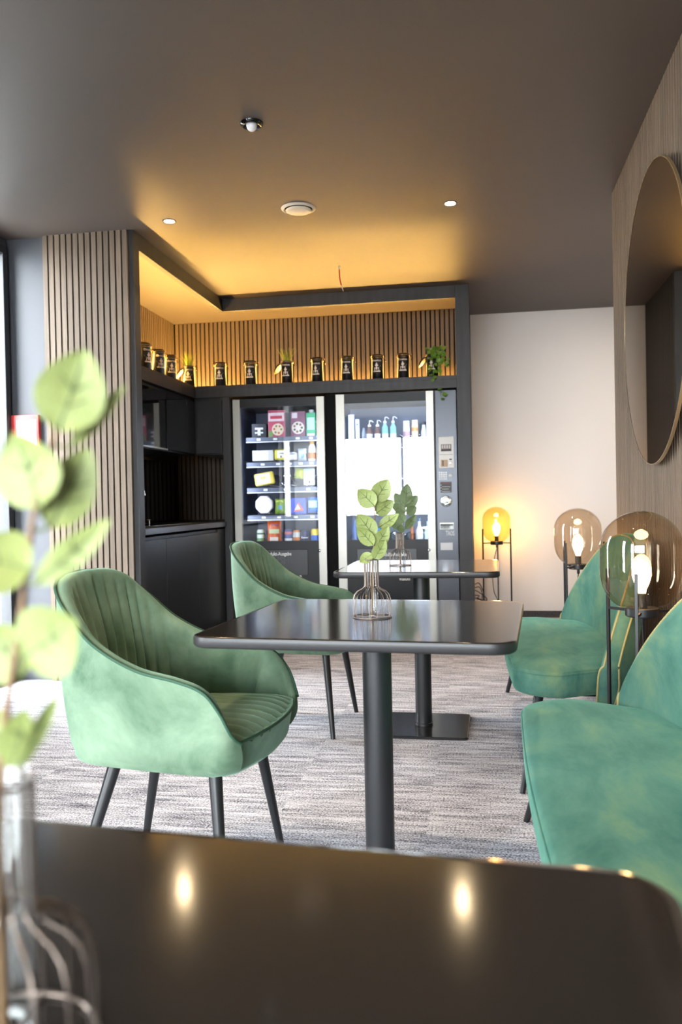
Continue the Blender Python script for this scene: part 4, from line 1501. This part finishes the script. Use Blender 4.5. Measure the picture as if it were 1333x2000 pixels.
def leaf(parent, base, tip, facing, width, m, roll=0.0, midrib=None):
    """a leaf from base to tip (parent space), its upper side turned towards facing"""
    base, tip = Vector(base), Vector(tip)
    ax = tip - base
    L = ax.length
    key_ = (m.name, round(width / L, 1))
    if key_ not in LEAVES:
        LEAVES[key_] = leaf_mesh('leaf', 1.0, round(width / L, 1), m)
    o = obj('leaf', LEAVES[key_], None, parent)
    y = ax.normalized()
    zf = Vector(facing)
    x = y.cross(zf)
    if x.length < 1e-4:
        x = y.cross(Vector((1, .2, .3)))
    x.normalize()
    z_ = x.cross(y)
    mtx = Matrix((x, y, z_)).transposed().to_4x4()
    mtx = Matrix.Translation(base) @ mtx @ Matrix.Rotation(roll, 4, 'Y') @ Matrix.Diagonal((L, L, L, 1))
    o.matrix_local = mtx
    if midrib:
        r_ = obj('midrib', MIDRIB[0], None, o)
    return o


rib = MB().tube([(0, u / 8, .12 * (u / 8 - .5) ** 2 + .004) for u in range(8)], [.022 * (1 - u / 9) for u in range(8)], 5)
for s_ in (-1, 1):
    for u0 in (.3, .5):
        rib.tube([(0, u0, .12 * (u0 - .5) ** 2 + .004), (s_ * .2, u0 + .16, .025)], [.012, .006], 4)
rib_me = mesh_from(rib, 'midrib', 80)
rib_me.materials.append(mat('leaf_vein', (78, 92, 48), rough=.6))
MIDRIB = [rib_me]

# trailing vine
t = thing('trailing_vine', 'yellow green trailing vine hanging over the shelf edge', 'plant', (-.336, 6.41, 1.988 + HJ - .015))
rnd = random.Random(5)
vl = []
stems = []
for k in range(7):
    pth = [(0, 0, -.02)]
    sx = rnd.uniform(-.03, .11)
    topz = rnd.uniform(.02, .07)
    reach = rnd.uniform(-.06, -.105)
    drop = [-.05, -.10, -.16, -.30, -.13, -.34, -.2][k]
    pth += [(sx * .5, reach * .4, topz), (sx, reach * .85, topz * .3), (sx * 1.15, reach - .002, drop * .55), (sx * 1.1 + .01, reach - .004, drop)]
    kk = [(i, *p) for i, p in enumerate(pth)]
    pp = [catmull(kk, q / 5) for q in range(21)]
    obj('stem', MB().tube(pp, .0018, 5), M_vine, t, smooth=80)
    for q in range(4, 21, 2):
        stems.append((pp[q], q))
for p, q in stems:
    d = Vector((rnd.uniform(-1, 1), rnd.uniform(-.8, .0), rnd.uniform(-.7, .5))).normalized() * rnd.uniform(.030, .046)
    b_ = Vector(p)
    tipp = b_ + d
    if b_.y < -.080:
        tipp.y = min(tipp.y, -.092)
    leaf(t, b_, tipp, (rnd.uniform(-.5, .5), -1, rnd.uniform(0, .8)), d.length * .8, M_vine)


# ------------------------------------------------------------------ wire vases with eucalyptus
def vase(label, loc, rotz=0):
    t = thing('wire_vase', label, 'vase', loc, rotz, 'wire cage vases on the tables')
    w_ = MB()
    n = 16
    prof = [(.0185, .150), (.0185, .085), (.0195, .079), (.026, .073), (.038, .067), (.0455, .059), (.049, .048), (.050, .030), (.050, .002)]
    for k in range(n):
        a = 2 * PI * k / n
        w_.tube([(r_ * math.cos(a), r_ * math.sin(a), z_) for r_, z_ in prof], .00105, 5)
    for r_, z_, q in ((.050, .002, .0016), (.0185, .150, .0014), (.0185, .080, .0010)):
        w_.tube([(r_ * math.cos(2 * PI * k / 40), r_ * math.sin(2 * PI * k / 40), z_) for k in range(40)], q, 6, closed=True)
    for k in range(2):
        a = PI / 2 * k
        w_.tube([(-.05 * math.cos(a), -.05 * math.sin(a), .002), (.05 * math.cos(a), .05 * math.sin(a), .002)], .001, 5)
    obj('wire_cage', w_, M_vasewire, t, smooth=80)
    obj('glass_tube', MB().lathe([(.0005, .004), (.010, .004), (.0155, .010), (.0165, .018), (.0165, .153), (.0178, .155)], 28, cap=False), M_tubeglass, t, smooth=60)
    return t


def eucalyptus(label, loc, spine, leaves, m, group='eucalyptus stems in vases'):
    """spine and leaves in coordinates relative to loc"""
    t = thing('eucalyptus_stem', label, 'plant', loc, 0, group)
    kk = [(i, *p) for i, p in enumerate(spine)]
    n = (len(spine) - 1) * 5
    pp = [catmull(kk, k / 5) for k in range(n + 1)]
    obj('stem', MB().tube(pp, [lerp(.0026, .0012, k / n) for k in range(n + 1)], 7), M_stem, t, smooth=80)
    for (b_, tp_, fc, w_) in leaves:
        leaf(t, b_, tp_, fc, w_, m, midrib=True)
        # petiole
        near = min(pp, key=lambda p: (Vector(p) - Vector(b_)).length)
        if (Vector(near) - Vector(b_)).length > .003:
            obj('petiole', MB().tube([near, b_], .0009, 5), m, t)
    return t


V1 = (-.278, 2.123, .745)
V2 = (-.362, 3.80, .745)
V0 = (-.266, .417, .745)
vase('wire cage vase on the middle table', V1)
vase('wire cage vase on the farthest table', V2, R(10))
vase('blurred wire cage vase on the foreground table', V0, R(5))

CX = Vector((0.98615377, 0.1646773, 0))
CZ = Vector((0, 0, 1))
CY = Vector((-0.1647, 0.986, 0))


def sprig(lv):
    """(side, height, away) base -> tip given in metres, side along the picture plane"""
    out = []
    for (b_, tp_, w_, tilt) in lv:
        bb = CX * b_[0] + CZ * b_[1] + CY * b_[2]
        tt = CX * tp_[0] + CZ * tp_[1] + CY * tp_[2]
        fc = -CY + CX * tilt[0] + CZ * tilt[1]
        out.append((bb, tt, fc, w_))
    return out


# scale on the middle table: 1 px = 0.00131 m
q = .00131
L1 = []
for (bx, by, tx, ty, w_, aw, ti) in ((737, 985, 708, 955, 40, -.01, (-.3, .1)), (738, 975, 762, 938, 44, .0, (.2, .2)), (739, 1000, 771, 978, 36, .012, (.3, .0)),
                                     (735, 1045, 706, 1005, 44, -.015, (-.2, .1)), (733, 1062, 705, 1030, 32, -.02, (-.2, -.2)), (738, 1066, 760, 1030, 34, -.012, (.2, .1)),
                                     (730, 1080, 708, 1094, 26, -.012, (.1, .6)), (733, 1090, 754, 1056, 30, -.018, (.3, .2)), (745, 1028, 780, 1005, 24, .004, (.1, .5)),
                                     (738, 990, 742, 952, 40, .014, (0, .2))):
    L1.append((((bx - 728) * q, (1205 - by) * q, aw * .5), ((tx - 728) * q, (1205 - ty) * q, aw), w_ * q, ti))
L1 = [(b_, tuple(b_[k] + (t_[k] - b_[k]) * 1.14 for k in range(3)), w_ * .92, ti) for b_, t_, w_, ti in L1]
eucalyptus('eucalyptus stem in the vase on the middle table', V1, [(0, 0, .006), (.003, 0, .10), (.006, .002, .155), (.010, .0, .22), (.012, .0, .275), (.016, .004, .31)], sprig(L1), M_leaf)
q = .00236
L2 = []
for (bx, by, tx, ty, w_, aw, ti) in ((793, 985, 797, 948, 21, .0, (0, .2)), (792, 995, 775, 965, 20, .01, (-.2, .1)), (795, 990, 815, 970, 20, .0, (.3, .1)), (793, 1000, 768, 985, 17, -.01, (-.2, .3)),
                                     (795, 1003, 812, 990, 20, -.01, (.2, -.2)), (790, 1020, 775, 1000, 20, -.015, (-.1, .1)), (792, 1032, 812, 1008, 17, .01, (.4, .1)), (787, 1030, 762, 1018, 18, -.01, (-.2, .4)),
                                     (790, 1034, 776, 1030, 16, -.02, (0, .5))):
    L2.append((((bx - 781) * q, (1104 - by) * q, aw * .5), ((tx - 781) * q, (1104 - ty) * q, aw), w_ * q, ti))
L2 = [(b_, tuple(b_[k] + (t_[k] - b_[k]) * 1.12 for k in range(3)), w_ * 1.1, ti) for b_, t_, w_, ti in L2]
eucalyptus('eucalyptus stem in the vase on the farthest table', V2, [(0, 0, .006), (.004, 0, .10), (.012, .002, .16), (.022, .0, .22), (.028, .0, .28)], sprig(L2), M_leafd)
# foreground: 1 px = 0.00028 m
q = .000282
L0 = []
for (bx, by, tx, ty, w_, aw, ti) in ((110, 850, 165, 692, 118, .0, (.3, .1)), (120, 880, 222, 752, 34, .02, (.8, .3)), (75, 1000, 22, 850, 130, .0, (-.3, .2)), (80, 1040, 150, 880, 105, .015, (.4, .1)),
                                     (60, 1120, -60, 1085, 120, -.01, (-.2, .6)), (70, 1145, 222, 1022, 56, -.015, (.5, .3)), (40, 1290, 150, 1215, 140, -.01, (.3, .3)), (20, 1340, -50, 1230, 120, .01, (-.2, .2)),
                                     (10, 1500, 45, 1382, 66, -.01, (.2, .1)), (30, 1495, 120, 1345, 34, -.02, (.7, .2)), (0, 1480, -70, 1380, 80, .0, (0, .2))):
    L0.append((((bx + 26) * q, .152 + (1530 - by) * q, aw * .5), ((tx + 30) * q, .152 + (1530 - ty) * q, aw), w_ * q * 1.1, ti))
sp0 = [CX * (x * q) + CZ * (.152 + (1530 - y) * q) for x, y in ((2, 1900), (2, 1600), (22, 1400), (48, 1250), (68, 1120), (86, 1000), (112, 910), (140, 830))]
sp0[0] = Vector((0, 0, .006))
eucalyptus('blurred eucalyptus stem in the foreground at the left edge', V0, sp0, sprig(L0), M_leaf)

# ------------------------------------------------------------------ cables by the niche
t = thing('cable_bundle', 'tangle of black cables on the floor beside the niche', 'cables', (0, 0, 0))
rnd = random.Random(11)
for k in range(7):
    y = 7.30 + rnd.uniform(-.05, .05)
    pth = [(-.043, y, .30 - .03 * k), (-.01 + rnd.uniform(-.02, .02), y - .02, .31 - .035 * k), (.0 + rnd.uniform(-.03, .03), y - .03, .24 - .02 * k),
           (.03 + rnd.uniform(-.02, .03), y - .02, .16), (.03 + rnd.uniform(-.04, .06), y - .02, .06), (.02 + rnd.uniform(-.06, .12), y - .03, .008), (.12 + rnd.uniform(-.2, .3), y - .02 - .02 * k, .006)]
    kk = [(i, *p) for i, p in enumerate(pth)]
    obj('cable', MB().tube([catmull(kk, q_ / 5) for q_ in range(31)], .0036, 6), M_blackmetal, t, smooth=80)
